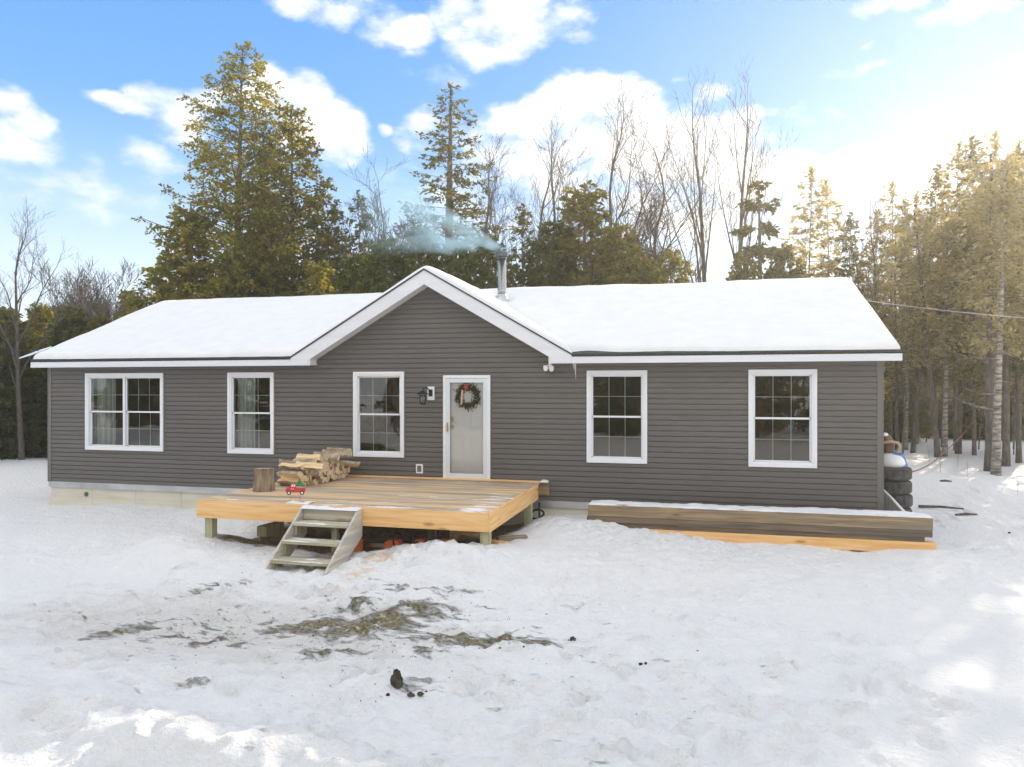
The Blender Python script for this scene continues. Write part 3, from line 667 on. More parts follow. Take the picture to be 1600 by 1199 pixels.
# roof snow
def roof_snow():
    xs = np.unique(np.concatenate([np.arange(XL+.02, XL+.4, .012), np.arange(XL+.4, XR-.4, .045), np.arange(XR-.4, XR-.019, .012)]))
    ys = np.unique(np.concatenate([np.arange(FY+.0, FY+.4, .012), np.arange(FY+.4, RY-.3, .08), np.arange(RY-.3, RY+.3, .03), np.arange(RY+.3, BY-.02, .15)]))
    X, Y = np.meshgrid(xs, ys); x = X.ravel(); y = Y.ravel()
    main = np.where(y <= RY, EZ+MS*(y-FY), EZ+MS*(RY-FY)-MS*(y-RY))
    gab = np.where(y < gy+.3, GAP-GS*np.abs(x-GXc), -9)
    gab_s = np.where(y < gy+.3, GAP-GS*(np.sqrt((x-GXc)**2+.006)-.03), -9)
    k = .10; base = np.maximum(main, gab)
    d = np.abs(main-gab_s); smx = np.maximum(main, gab_s)+np.maximum(k-d, 0)**2/(4*k)*1.5
    # rounded main ridge
    smx = smx-.05*np.exp(-((y-RY)/.16)**2)*(main > gab)
    T = .125+.07*(fbm(x*.7, y*.7, 3, 7)-.5)+.012*(fbm(x*3, y*3, 2, 9)-.5)
    T = np.where(gab > main, T*.9, T)
    inset = .018+.035*fbm(x*1.3, x*0, 3, 13)*np.where(gab > main, .15, 1)
    isg = gab > main
    vd = np.abs(np.abs(x-GXc)-hw)  # melted notch beside the valley on the right
    inset = inset+.10*np.exp(-((x-12.95)/.35)**2)*(~isg)+.03*np.exp(-((x-14.2)/1.0)**2)*(~isg)
    dist = np.minimum(np.minimum(y-FY-inset, BY-y), np.minimum(x-XL-.02, XR-.02-x))
    dist = np.maximum(dist, 0); ed = np.sqrt(np.clip(1-(1-np.clip(dist/.13, 0, 1))**2, 0, 1))
    z = np.where(dist <= 0, base-.015, base+(smx-base+T)*ed)
    # around chimney: melted ring
    r = np.hypot(x-cx, y-cy); z = z-.10*np.exp(-(r/.26)**4)
    # lumps and a slide mark on the gable
    for lx_, ly_, h_, s_ in ((12.0, .2, .05, .09), (11.7, .5, .03, .08), (12.25, .1, .035, .07), (10.9, 1.2, .02, .1)):
        z = z+h_*np.exp(-((x-lx_)**2+(y-ly_)**2)/s_**2)
    nx, ny = len(xs), len(ys); i = np.arange(nx*ny).reshape(ny, nx)
    F = np.stack([i[:-1, :-1], i[:-1, 1:], i[1:, 1:], i[1:, :-1]], -1).reshape(-1, 4)
    o = npmesh('roof_snow', np.stack([x, y, z], 1), F, M['snow'], smooth=True)
    tag(o, 'thick smooth layer of snow lying on the house roof', 'snow', kind='stuff')
roof_snow()
# icicle
mb = MB(); p = at(898, 562, Y=-.36)
mb.tube([(p.x, FY+.01, fb), (p.x+.01, FY+.012, fb-.15), (p.x+.018, FY+.012, fb-.33)], [.022, .012, .002], 7)
mb.tube([(p.x-.03, FY+.01, fb), (p.x-.02, FY+.01, fb-.14)], [.014, .002], 6)
m_ice, n_, l_ = newmat('ice'); o_ = nd(n_, 'ShaderNodeOutputMaterial'); b_ = nd(n_, 'ShaderNodeBsdfPrincipled'); b_.inputs['Base Color'].default_value = (.75, .8, .84, 1); b_.inputs['Transmission Weight'].default_value = .6; b_.inputs['Roughness'].default_value = .2; l_.new(b_.outputs[0], o_.inputs[0])
tag(mb.build('icicle', m_ice), 'icicle hanging from the white eave right of the gable', 'icicle')

# ------------------------------------------------------------------ wreath
rng = random.Random(5)
wc = Vector((10.46, .008, 2.60))
wr = empty('wreath', wc); tag(wr, 'round evergreen wreath with red berries hanging on the white front door', 'wreath')
V = []; F = []
for i in range(950):
    t = rng.uniform(0, 2*math.pi); rr = .19+rng.gauss(0, .035)
    p = Vector((rr*math.cos(t), rng.uniform(-.016, .02), rr*math.sin(t)))
    a = t+rng.gauss(1.1, .7)*(1 if rng.random() < .5 else -1); d = Vector((math.cos(a), rng.uniform(-.3, .1), math.sin(a)))*rng.uniform(.03, .075)
    s = d.cross(Vector((rng.gauss(0, 1), rng.gauss(0, 1), rng.gauss(0, 1)))).normalized()*.006
    b0 = len(V); V += [p-s, p+d*.5-s*1.6, p+d, p+d*.5+s*1.6]; F.append((b0, b0+1, b0+2, b0+3))
npmesh('foliage_ring', np.array([tuple(v) for v in V]), np.array(F), M['needle'], wr)
mb = MB()
for i in range(18):
    t = rng.gauss(1.75, .12); rr = .19+rng.gauss(0, .022); mb.lathe((rr*math.cos(t), -.045, rr*math.sin(t)+rng.uniform(-.02, .02)), [(.002, -.014), (.012, -.008), (.014, 0), (.01, .009), (.002, .014)], 7, m=0)
mb.build('berries', M['red'], wr)
mb = MB(); mb.box(-.012, -.01, .15, .012, .0, .39)
mb.tube([(0, -.03, .39), (-.08, -.03, .42), (0, -.03, .39), (.08, -.03, .42)], .016, 6); mb.box(-.13, -.035, -.17, -.09, -.03, .12, M=Matrix.Rotation(R(4), 4, 'Y')); mb.build('ribbon', M['tan'], wr)

# ------------------------------------------------------------------ deck
DX0, DX1, DY0, DZ = 6.96, 11.97, -3.65, .905
deck = empty('deck', (DX0, DY0, 0)); tag(deck, 'new raised pine deck with frosty boards in front of the door', 'deck')
O = Vector((DX0, DY0, 0))
def loc(mb): # shift authoring coords to local
    mb.v = [(v[0]-DX0, v[1]-DY0, v[2]) for v in mb.v]; return mb
mb = MB(); y = DY0+.0; k = 0; rg = random.Random(2)
frost = []
while y < -.03:
    w = .134; y1 = min(y+w, -.02); dz = rg.uniform(-.0015, .0015)
    segx = np.arange(DX0+.0, DX1+.01, .167)
    for a, b in zip(segx[:-1], segx[1:]): mb.box(a, y, DZ-.026, b, y1, DZ+dz)
    y += w+.010
o = loc(mb).build('decking', M['decking'], deck)
vv = np.array([v.co[:] for v in o.data.vertices]); wx = vv[:, 0]+DX0; wy = vv[:, 1]+DY0
fr = -.025+.15*np.exp(-((wy-DY0-.12)/.35)**2)+.12*np.exp(-((wy+2.4)/.7)**2)*np.clip((wx-8.4)/1.5, 0, 1)+.30*np.exp(-((wy+.08)/.09)**2)*(wx > 8.2)+.10*np.exp(-((wx-11.7)/.3)**2)
at_ = o.data.attributes.new('frost', 'FLOAT', 'POINT'); at_.data.foreach_set('value', fr.astype(np.float32))
mb = MB(); mb.box(DX0-.038, DY0-.040, DZ-.285, DX1+.0, DY0-.001, DZ-.003)
loc(mb).build('front_rim_board', M['newwood'], deck, bevel=.004)
mb = MB(); mb.box(DX1+.001, DY0-.040, DZ-.285, DX1+.039, -.35, DZ-.003); loc(mb).build('side_rim_board', M['newwoody'], deck, bevel=.004)
mb = MB(); mb.box(DX0-.039, DY0, DZ-.285, DX0-.001, -.02, DZ-.003); loc(mb).build('side_rim_board', M['newwoody'], deck, bevel=.004)
mb = MB(); mb.box(DX0, -.15, DZ+.006, DX1+.18, -.018, DZ+.034); loc(mb).build('back_board', M['newwood'], deck, bevel=.003)
mb = MB(); mb.box(DX0+.02, -.055, DZ-.26, DX1+.19, -.018, DZ+.004); loc(mb).build('ledger_board', M['old1'], deck, bevel=.003)
mb = MB()
for x in np.arange(DX0+.4, DX1, .4): mb.box(x, DY0+.002, DZ-.265, x+.038, -.06, DZ-.028)
loc(mb).build('joists', M['newwoody'], deck)
for x, y in ((DX0+.05, DY0+.05), (8.9, DY0+1.5), (10.4, DY0+1.5), (DX1-.15, DY0+.05), (DX1-.13, -.85), (DX0+.05, -.85), (9.4, -.85)):
    mb = MB(); mb.box(x, y, -.2, x+.14, y+.14, DZ-.266); loc(mb).build('post', M['post'], deck, bevel=.006)
# steps
st = empty('porch_steps', (8.93, DY0-.04, 0)); tag(st, 'weathered wooden steps with frosted treads leading up to the deck', 'steps')
SW = 1.0; SY = 0.0
def stringer(x):
    mb = MB(); prof = [(-.005, .885), (-.13, .885), (-1.34, .03), (-1.34, -.1), (-1.1, -.1), (-.005, .46)]
    mb.prism(prof, x, x+.04, M=Matrix(((0, 1, 0, 0), (1, 0, 0, 0), (0, 0, 1, 0), (0, 0, 0, 1)))); return mb
stringer(0).build('stringer', M['stepside'], st, bevel=.003); stringer(SW-.04).build('stringer', M['stepside'], st, bevel=.003)
for zt, yf in ((.70, -.45), (.485, -.75), (.265, -1.05)):
    mb = MB()
    for a in np.arange(.042, SW-.05, .152): mb.box(a, yf, zt-.038, min(a+.152, SW-.042), yf+.29, zt)
    o = mb.build('tread', M['treadm'], st)
    a_ = o.data.attributes.new('frost', 'FLOAT', 'POINT'); vv = np.array([v.co[:] for v in o.data.vertices])
    a_.data.foreach_set('value', np.where(vv[:, 2] > zt-.01, .14, -.6).astype(np.float32))
for zt, yf in ((.66, -.33), (.44, -.65), (.22, -.95)):
    for xx in (.042, SW-.08):
        mb = MB(); mb.box(xx, yf-.05, zt-.16, xx+.038, yf+.16, zt); mb.build('cleat', M['post'], st)
mb = MB(); mb.box(.042, -.125, .70, SW-.042, -.09, .86); mb.build('riser_board', M['step'], st, bevel=.003)
mb = MB(); mb.box(.02, -.14, .862, SW-.02, -.0, .884); mb.build('top_board', M['step'], st)
mb = MB(); mb.box(.60, -.26, -.1, .69, -.17, .66); mb.build('step_post', M['post'], st)
def drift(name, x0, x1, y0, y1, zb, h, label, seed, parent=None, edge=.05):
    xs = np.arange(x0, x1+.001, .02); ys = np.linspace(y0, y1, max(6, int((y1-y0)/.02))); X, Y = np.meshgrid(xs, ys); x = X.ravel(); y = Y.ravel()
    e = np.minimum(np.minimum(x-x0, x1-x), np.minimum(y-y0, y1-y)); e = np.sqrt(np.clip(1-(1-np.clip(e/edge, 0, 1))**2, 0, 1))
    n = fbm(x*3, y*5, 4, seed)
    z = zb-.004+h*e*np.clip(n*2.2-.45, 0, 1.3)
    nx, ny = len(xs), len(ys); i = np.arange(nx*ny).reshape(ny, nx)
    F = np.stack([i[:-1, :-1], i[:-1, 1:], i[1:, 1:], i[1:, :-1]], -1).reshape(-1, 4)
    o = npmesh(name, np.stack([x, y, z], 1), F, M['snow'], smooth=True); tag(o, label, 'snow', kind='stuff'); return o
drift('snow_patch', 8.94, 9.92, -3.87, -3.68, .884, .05, 'snow on the top board of the porch steps', 3)
drift('snow_patch', 8.5, 8.95, -3.62, -3.35, .905, .03, 'thin snow at the foot of the little truck sign', 8)
drift('snow_patch', 12.0, 12.16, -.2, -.03, .935, .04, 'snow on the far right end of the deck back board', 9, edge=.03)

# ------------------------------------------------------------------ firewood
def split_log(seed, L=.5, r=.075, kind=0):
    rg = random.Random(seed); mb = MB()
    # cross-section: wedge (split) or round
    if kind == 0:
        a0 = rg.uniform(0, 6.28); span = rg.uniform(1.3, 2.6); n = 7
        pts = [(0, 0)]+[(2*r*.95*math.cos(a0+span*i/(n-1)), 2*r*.95*math.sin(a0+span*i/(n-1))) for i in range(n)]
        cx_ = sum(p[0] for p in pts)/len(pts); cz_ = sum(p[1] for p in pts)/len(pts); pts = [(p[0]-cx_, p[1]-cz_) for p in pts]
        bark = set(range(1, n))
    else:
        n = 11; pts = [(r*rg.uniform(.88, 1.1)*math.cos(6.283*i/n), r*rg.uniform(.85, 1.05)*math.sin(6.283*i/n)) for i in range(n)]
        bark = set(range(n))
    n = len(pts); K = 6; vs = []
    wob = [(rg.gauss(0, .006), rg.gauss(0, .006), rg.uniform(.9, 1.08)) for _ in range(K)]
    for k in range(K):
        x = -L/2+L*k/(K-1)
        for i, p in enumerate(pts): vs.append((x+(rg.uniform(-.012, .012) if k in (0, K-1) else 0), p[0]*wob[k][2]+wob[k][0]+rg.gauss(0, .003), p[1]*wob[k][2]+wob[k][1]+rg.gauss(0, .003)))
    for k in range(K-1):
        for i in range(n):
            j = (i+1) % n
            mb.add([], []); mb.f.append((k*n+i, k*n+j, (k+1)*n+j, (k+1)*n+i)); mb.m.append(0 if i in bark and (kind or i < n-1) else 1)
    mb.v = vs
    mb.f.append(tuple(range(n))[::-1]); mb.f.append(tuple((K-1)*n+i for i in range(n))); mb.m += [2, 2]
    zs = [v[2] for v in vs]
    return mb, min(zs), max(zs)
protos = []
for s in range(12):
    mb, lo, hi = split_log(s+40, L=.48+.08*random.Random(s).random(), r=.056+.018*random.Random(s+9).random(), kind=0 if s % 6 else 1)
    me = mb.build('firewood_log', [M['logbark'], M['logsplit'], M['logend']], bevel=.003); protos.append((me, lo, hi))
used = set(); rg = random.Random(77)
def place_log(i, x, y, z, rz, rx=0, ry=0, label=None):
    o = protos[i][0]
    if i in used:
        o = o.copy(); C.objects.link(o)
    used.add(i); o.location = (x, y, z); o.rotation_euler = (rx, ry, rz)
    tag(o, label or 'split firewood log inside the stack on the deck', 'firewood', 'split logs stacked on the deck'); return o
y = -1.78; col = 0
while y < -.12:
    t = (y+1.78)/1.66
    htop = .33+.05*math.sin(t*5+1)+(.13 if .2 < t < .66 else 0)+(-.05 if t > .75 else 0)
    z = DZ; row = 0
    while z < DZ+htop-.05:
        i = rg.randrange(12); h = .098+rg.uniform(-.012, .012)
        flip = rg.choice((0, math.pi))
        place_log(i, 7.66+rg.uniform(-.05, .05)-(.12 if t < .2 else 0)+.04*row*0, y+(.06 if row % 2 else 0)+rg.uniform(-.012, .012), z+.062, flip+rg.uniform(-.16, .16), rg.uniform(-.9, .9))
        z += h; row += 1
    y += .112; col += 1
for (x, y, z, rz, rx, i, lab) in ((7.42, -1.62, 1.30, -.05, .3, 1, 'pale split log on the low front end of the firewood stack'),
      (7.86, -1.66, 1.275, .10, .2, 2, 'wide flat split log sloping over the front corner of the firewood stack'),
      (7.62, -1.25, 1.43, -.12, .1, 3, 'thick split log lying on the left upper tier of the firewood stack'),
      (7.82, -.98, 1.42, .06, 0, 5, 'split log in the middle of the upper tier of the firewood stack'),
      (7.95, -.80, 1.45, .18, .4, 6, 'pale thin split log across the upper tier of the firewood stack'),
      (7.92, -.62, 1.46, .16, .2, 7, 'topmost pale split log of the firewood stack'),
      (7.9, -.22, 1.22, .05, .2, 9, 'split log on the low back end of the firewood stack next to the wall')):
    place_log(i, x, y, z, rz, rx, R(3), label=lab)
# chopping stump
stump = empty('chopping_stump', (7.36, -2.42, DZ)); tag(stump, 'short upright round log with rough bark standing on the deck beside the firewood', 'stump')
rg = random.Random(3); n = 30; mb = MB(); K = 9; vs = []
off = [rg.uniform(-.008, .008) for _ in range(n)]
for k in range(K):
    z = .41*k/(K-1); sc = 1.08-.14*(k/(K-1))+.03*math.sin(k)
    for j in range(n):
        a = 2*math.pi*j/n; rr = (.175+off[j]+rg.uniform(-.003, .003)+.008*math.sin(3*a+1))*sc
        vs.append((rr*math.cos(a)+.01*k/K, rr*math.sin(a), z+(.012*math.cos(a+1) if k == K-1 else 0)))
mb.v = vs
for k in range(K-1):
    for j in range(n): j2 = (j+1) % n; mb.f.append((k*n+j, k*n+j2, (k+1)*n+j2, (k+1)*n+j)); mb.m.append(0)
mb.build('bark', M['stumpbark'], stump)
mb = MB(); mb.v = [(v[0]*.985, v[1]*.985, v[2]-.002) for v in vs[-n:]]; mb.f = [tuple(range(n))]; mb.m = [0]; mb.build('cut_face', M['logend'], stump)

# ------------------------------------------------------------------ truck sign
ts = empty('truck_sign', (8.60, -3.43, DZ), A0); tag(ts, 'small flat red pickup truck sign carrying a green christmas tree, on wire stakes', 'yard sign')
mb = MB()
body = [(-.165, .21), (-.15, .245), (-.09, .255), (-.075, .30), (.0, .305), (.012, .255), (.17, .25), (.168, .19), (.15, .165), (-.15, .165)]
mb.prism([(x, z-.01) for x, z in body][::-1], -.004, .004); tb = mb.build('truck_body', M['red'], ts, bevel=.001)
mb = MB(); mb.prism([(-.066, .25), (-.058, .283), (-.035, .285), (-.035, .25)][::-1], -.0055, -.0042); mb.prism([(-.025, .25), (-.025, .285), (-.004, .285), (.0, .25)][::-1], -.0055, -.0042)
for x in (-.062, -.035):
    pts = []
    for k in range(10):
        rr = .011 if k % 2 == 0 else .005; a = math.pi/2+k*math.pi/5; pts.append((x+rr*math.cos(a), .213+rr*math.sin(a)))
    mb.prism(pts[::-1] if False else pts, -.0055, -.0042)
mb.lathe((-.15, -.0045, .218), [(.006, 0), (.007, -.002)], 8, axis='y')
mb.build('painted_marks', M['white'], tb)
mb = MB(); mb.prism([(.02, .235), (.16, .23), (.16, .25), (.02, .255)], -.0062, -.0042); mb.build('wood_rail', M['tan'], tb)
for x in (-.105, .115):
    mb = MB(); mb.lathe((x, 0, .148), [(.034, -.007), (.034, .007)], 20, axis='y'); w_ = mb.build('wheel', M['black'], ts)
    mb = MB(); mb.lathe((x, 0, .148), [(.017, -.0095), (.018, -.0072)], 14, axis='y'); mb.build('hub_cap', M['white'], w_)
mb = MB(); zz = .25
pts = [(.10, .24), (.145, .255), (.155, .27), (.11, .285), (.135, .30), (.10, .315), (.115, .33), (.085, .345), (.095, .355), (.07, .385)]
le = [(.045, .355), (.058, .345), (.03, .33), (.048, .315), (.015, .30), (.035, .285), (.01, .27), (.05, .25)]
mb.prism(pts+le, .0045, .009); mb.build('christmas_tree', M['sgreen'], ts)
mb = MB(); mb.tube([(-.075, 0, 0), (-.075, 0, .18)], .003, 5); mb.tube([(.085, 0, 0), (.085, 0, .18)], .003, 5); mb.tube([(.06, 0, 0), (.06, 0, .18)], .0025, 5); mb.tube([(-.075, 0, .075), (.085, 0, .075)], .0025, 5); mb.build('wire_stake', M['red'], ts)

# ------------------------------------------------------------------ things under the deck
def chainsaw(p, rz, label, s=1.0):
    e = empty('chainsaw', p, rz); tag(e, label, 'chainsaw', 'orange chainsaws under the deck'); e.scale = (s, s, s)
    mb = MB(); mb.prism([(-.2, 0), (.14, 0), (.17, .06), (.15, .15), (.05, .2), (-.08, .19), (-.14, .12), (-.21, .10)][::-1], -.09, .09); mb.build('engine_housing', M['orange'], e, bevel=.025)
    mb = MB(); mb.tube([(-.05, -.1, .10), (-.03, -.12, .26), (-.02, 0, .30), (-.03, .12, .24), (-.04, .1, .08)], .013, 8)
    mb.tube([(-.16, 0, .03), (-.34, 0, .04), (-.37, 0, .10), (-.30, 0, .16), (-.14, 0, .17)], .018, 8); mb.lathe((.02, -.10, .09), [(.05, 0), (.055, .015)], 14, axis='y'); mb.build('handle', M['black'], e, smooth=True)
    mb = MB(); mb.prism([(.15, .04), (.52, .045), (.56, .07), (.52, .10), (.15, .11)][::-1], -.006, .006); mb.build('guide_bar', M['steel'], e)
p = at(615, 858, Y=-3.35); chainsaw((p.x, -3.3, .16), R(175), 'orange chainsaw under the deck just right of the steps')
p = at(662, 850, Y=-3.35); chainsaw((p.x-.05, -3.3, .20), R(80), 'orange chainsaw with its grip turned forward, between the two other saws', .95)
p = at(690, 845, Y=-3.3); chainsaw((p.x, -3.2, .22), R(10), 'orange chainsaw under the deck nearest to the right front post', .85)
p = at(555, 865, Y=-3.4)
mb = MB(); mb.lathe((0, 0, 0), [(.11, 0), (.11, .02), (.12, .25), (.125, .27)], 16); o = mb.build('red_bucket', M['orange'], loc=(p.x+.02, -3.42, .08)); tag(o, 'red plastic bucket under the deck behind the right side of the steps', 'bucket')
for (px, y, z, L, rz, lab) in ((600, -2.4, .14, .9, .1, 'pale plank lying in the dark under the middle of the deck'), (800, -2.6, .2, .5, .6, 'short board end under the right edge of the deck'), (775, -3.0, .28, .4, -.3, 'tan wood scrap just behind the right front post of the deck'), (480, -2.6, .1, 1.2, .05, 'dark plank lying behind the porch steps under the deck')):
    p = at(px, 800, Y=y); mb = MB(); mb.box(-L/2, -.07, -.03, L/2, .07, .03)
    o = mb.build('wood_plank', M['old1'] if lab[0] != 't' else M['newwood'], loc=(p.x, y, max(z, gh(p.x, y)+.03)), bevel=.004); o.rotation_euler = (0, 0, rz); tag(o, lab, 'plank')
p = at(398, 838, Y=-3.2); mb = MB(); mb.box(-.1, -.2, -.09, .1, .3, .09); o = mb.build('timber_beam', M['post'], loc=(p.x+.05, -2.85, .30), bevel=.008); o.rotation_euler = (0, 0, R(-6)); tag(o, 'thick square beam end under the deck left of the steps', 'beam')
for k, (px, y, i, lab) in enumerate(((440, -2.5, 0, 'dark log lying under the deck left of the steps'), (500, -2.2, 4, 'dark round log under the deck behind the steps'), (735, -2.5, 8, 'log lying under the deck left of the right front post'))):
    p = at(px, 800, Y=y); o = protos[i][0].copy(); C.objects.link(o); o.scale = (1.3, 1.8, 1.8); o.location = (p.x, y, gh(p.x, y)+.13); o.rotation_euler = (0, 0, .3*k); tag(o, lab, 'log'); o.name = 'ground_log'
    if 'group' in o: del o['group']
hose = MB(); p = at(840, 813, Y=-.25)
pts = [(.13*math.cos(a)+.01*math.sin(3*a), .13*math.sin(a), .02+.012*a/6) for a in np.arange(0, 19, .35)]
hose.tube(pts, .014, 6); o = hose.build('coiled_hose', M['black'], loc=(p.x, -.28, gh(p.x, -.28)+.05), smooth=True); o.rotation_euler = (R(35), 0, 0); tag(o, 'black coiled hose on the snow against the foundation beside the deck', 'hose')
mb = MB(); mb.tube([(12.05, -.45, .1), (12.05, -.44, .58)], .02, 8); tag(mb.build('metal_stake', M['iron']), 'thin dark metal stake standing at the back right corner of the deck', 'stake')

# ------------------------------------------------------------------ timber stack
TY = -.92
def timber(x0, x1, y0, y1, z0, z1, mat, label, rz=0):
    xc = (x0+x1)/2; mb = MB(); mb.box(x0-xc, y0-TY, 0, x1-xc, y1-TY, z1-z0)
    o = mb.build('stacked_timber', mat, loc=(xc, TY, z0), bevel=.006); o.rotation_euler = (0, 0, rz); tag(o, label, 'timber', 'timbers stacked in front of the house'); return o
timber(13.06, 18.72, TY, TY+.14, .445, .652, M['old1'], 'weathered tan timber under snow at the top front of the timber stack')
timber(13.08, 18.66, TY+.145, TY+.32, .44, .645, M['old2'], 'snow covered timber just behind the top front one of the stack')
timber(13.12, 18.58, TY+.325, TY+.5, .44, .64, M['old1'], 'snow covered timber at the back of the top layer, nearest the house wall')
timber(13.04, 18.71, TY-.012, TY+.16, .335, .443, M['old2'], 'dark brown timber directly below the top front one of the stack')
timber(13.1, 18.60, TY+.01, TY+.17, .255, .333, M['old2'], 'short dark grey timber resting on the orange bottom timber')
timber(13.0, 18.76, TY-.045, TY+.16, .07, .253, M['newwood'], 'bright orange timber at the bottom of the stack half buried in snow')
timber(13.2, 18.5, TY+.2, TY+.48, .07, .435, M['old2'], 'hidden thick dark timber at the back of the stack by the wall')
drift('snow_patch', 13.06, 18.72, TY+.0, TY+.5, .652, .03, 'long strip of snow along the top of the timber stack', 15, edge=.05)

# ------------------------------------------------------------------ right of the house
tc_ = Vector((18.575, 1.25))
def tyre_mesh():
    mb = MB(); ro, ri, w = .375, .20, .25
    prof = [(ri, .02), (ri+.03, .0), (ro-.06, -.0+.004), (ro-.02, .02), (ro, .05), (ro, w-.05), (ro-.02, w-.02), (ro-.06, w-.004), (ri+.03, w), (ri, w-.02), (ri-.01, w/2), (ri, .02)]
    n = 48; vs = []
    for j in range(n):
        for k, (r, h) in enumerate(prof):
            t = 2*math.pi*(j+(.5 if False else 0))/n; rr = r-(.009 if (k in (4, 5) and j % 2) else 0); vs.append((rr*math.cos(t), rr*math.sin(t), h))
    mb.v = vs; q = len(prof)
    for j in range(n):
        for k in range(q-1): mb.f.append((j*q+k, ((j+1) % n)*q+k, ((j+1) % n)*q+k+1, j*q+k+1)); mb.m.append(0)
    return mb
t0 = None
names = ['bottom tyre of the stack, mostly behind the bulkhead', 'second tyre from the bottom of the stack', 'middle tyre of the stack beside the house corner', 'second tyre from the top of the stack', 'top tyre of the stack, under the blue bin']
for k in range(5):
    if t0 is None: t0 = tyre_mesh().build('tyre', M['tire']); o = t0
    else: o = t0.copy(); C.objects.link(o)
    o.location = (tc_.x+random.Random(k).uniform(-.008, .008), tc_.y, .0+k*.255); o.rotation_euler = (0, 0, k*1.3); tag(o, names[k], 'tyre', 'tyres stacked at the right corner of the house')
tz = 5*.255
bn = empty('blue_bin', (tc_.x+.02, tc_.y+.05, tz)); tag(bn, 'blue plastic bin full of snow on top of the tyre stack', 'bin')
mb = MB(); n = 24; prof = [(.30, 0), (.26, .13), (.22, .24), (.20, .24), (.23, .12), (.2, .1)]; mb.lathe((0, 0, 0), prof, n); mb.build('tub', M['blue'], bn, smooth=False)
mb = MB(); mb.lathe((-.04, -.10, .0), [(.24, .0), (.27, .06), (.25, .13), (.2, .2), (.10, .245), (.02, .25)], n); o = mb.build('snow_mound', M['snow'], smooth=True); o.location = (tc_.x+.02, tc_.y+.05, tz); tag(o, 'white mound of snow heaped against the blue bin on the tyres', 'snow', kind='stuff')
br = empty('stump_root', (tc_.x-.02, tc_.y+.02, tz+.2)); tag(br, 'brown gnarled stump chunk with a pale branch and snow cap above the tyres', 'stump')
mb = MB(); mb.tube([(0, 0, 0), (-.01, 0, .12), (.0, 0, .24), (-.04, 0, .34), (-.09, .0, .40)], [.10, .105, .095, .08, .04], 14); mb.build('stump_body', M['brown'], br, smooth=True)
mb = MB(); mb.tube([(-.16, -.10, .24), (0, -.12, .27), (.14, -.10, .25), (.17, -.06, .18), (.10, -.02, .02)], [.025, .028, .028, .026, .022], 8); mb.build('branch', M['tan'], br, smooth=True)
mb = MB(); mb.lathe((-.08, 0, .37), [(.07, 0), (.075, .03), (.05, .06), (.01, .07)], 12); mb.build('snow_cap', M['snow'], br, smooth=True)
mb = MB(); mb.tube([(.0, -.12, -.02), (.05, -.14, .06), (.04, -.13, .14)], .016, 6); mb.tube([(.05, -.14, .05), (.13, -.12, .045), (.18, -.1, .02)], .015, 6); mb.build('blue_strap', M['blue'], br, smooth=True)
# bulkhead
bk = empty('cellar_bulkhead', (W+.03, .25, 0)); tag(bk, 'sloping grey cellar bulkhead edged with snow at the right house corner', 'bulkhead')
mb = MB(); mb.prism([(0, -.1), (.52, -.1), (.52, .36), (.0, .98)], 0, .62); bo = mb.build('bulkhead_door', M['bulk'], bk)
mb = MB()
for k in range(9): mb.box(.02+k*.055, -.008, .02, .036+k*.055, -.001, .93-k*.0655)
mb.build('louvre_slats', M['corner'], bk)
mb = MB(); mb.tube([(.01, .03, .985), (.18, .03, .80), (.36, .03, .58), (.53, .03, .38)], [.012, .02, .03, .035], 7); o = mb.build('snow_patch', M['snow'], smooth=True, loc=(W+.03, .25, 0)); tag(o, 'ridge of snow along the sloping bulkhead edge', 'snow', kind='stuff')
# cable, rope
p1 = Vector((18.35, 6.2, 5.15)); p2 = at(1600, 497, D=15.5); d = (p2-p1); p3 = p1+d*2.6
pts = [p1+(p3-p1)*t+Vector((0, 0, -1.2*t*(1-t)+.0)) for t in np.linspace(0, 1, 24)]
# keep the sagging line through the surveyed point
sag = 1.2*(1/2.6)*(1-1/2.6); pts = [q+Vector((0, 0, sag*2.6*t)) for q, t in zip(pts, np.linspace(0, 1, 24))]
mb = MB(); mb.tube(pts, .009, 6); tag(mb.build('utility_cable', M['cable']), 'thin pale overhead cable running from the house roof towards the woods at right', 'cable')
q0 = Vector((tc_.x+.38, tc_.y+.02, 1.17)); q1 = at(1470, 712, D=20); q2 = at(1525, 655, D=26.5)
mb = MB(); mb.tube([q0.lerp(q1, t)+Vector((0, 0, -.25*t*(1-t))) for t in np.linspace(0, 1, 10)]+[q1.lerp(q2, t)+Vector((0, 0, -.2*t*(1-t))) for t in np.linspace(.1, 1, 9)], .012, 6)
tag(mb.build('red_rope', M['rope'], smooth=True), 'dark red rope strung from the tyre stack to a tree trunk', 'rope')
rg = random.Random(8)
for (px, py, L, lab) in ((1470, 792, .9, 'dark stick lying on the snow right of the tyre stack'), (1510, 802, .5, 'short dark stick on the snow nearest the timber stack end'), (1478, 751, .3, 'small dark wood chunk on the snow below the leaning trunks')):
    p = at(px, py, z=.05); mb = MB(); mb.tube([(-L/2, 0, 0), (0, .03, .02), (L/2, 0, .01)], [.035, .03, .018], 7); o = mb.build('fallen_branch', M['bare'], loc=(p.x, p.y, gh(p.x, p.y)+.02)); o.rotation_euler = (0, 0, rg.uniform(-.4, .4)); tag(o, lab, 'branch')

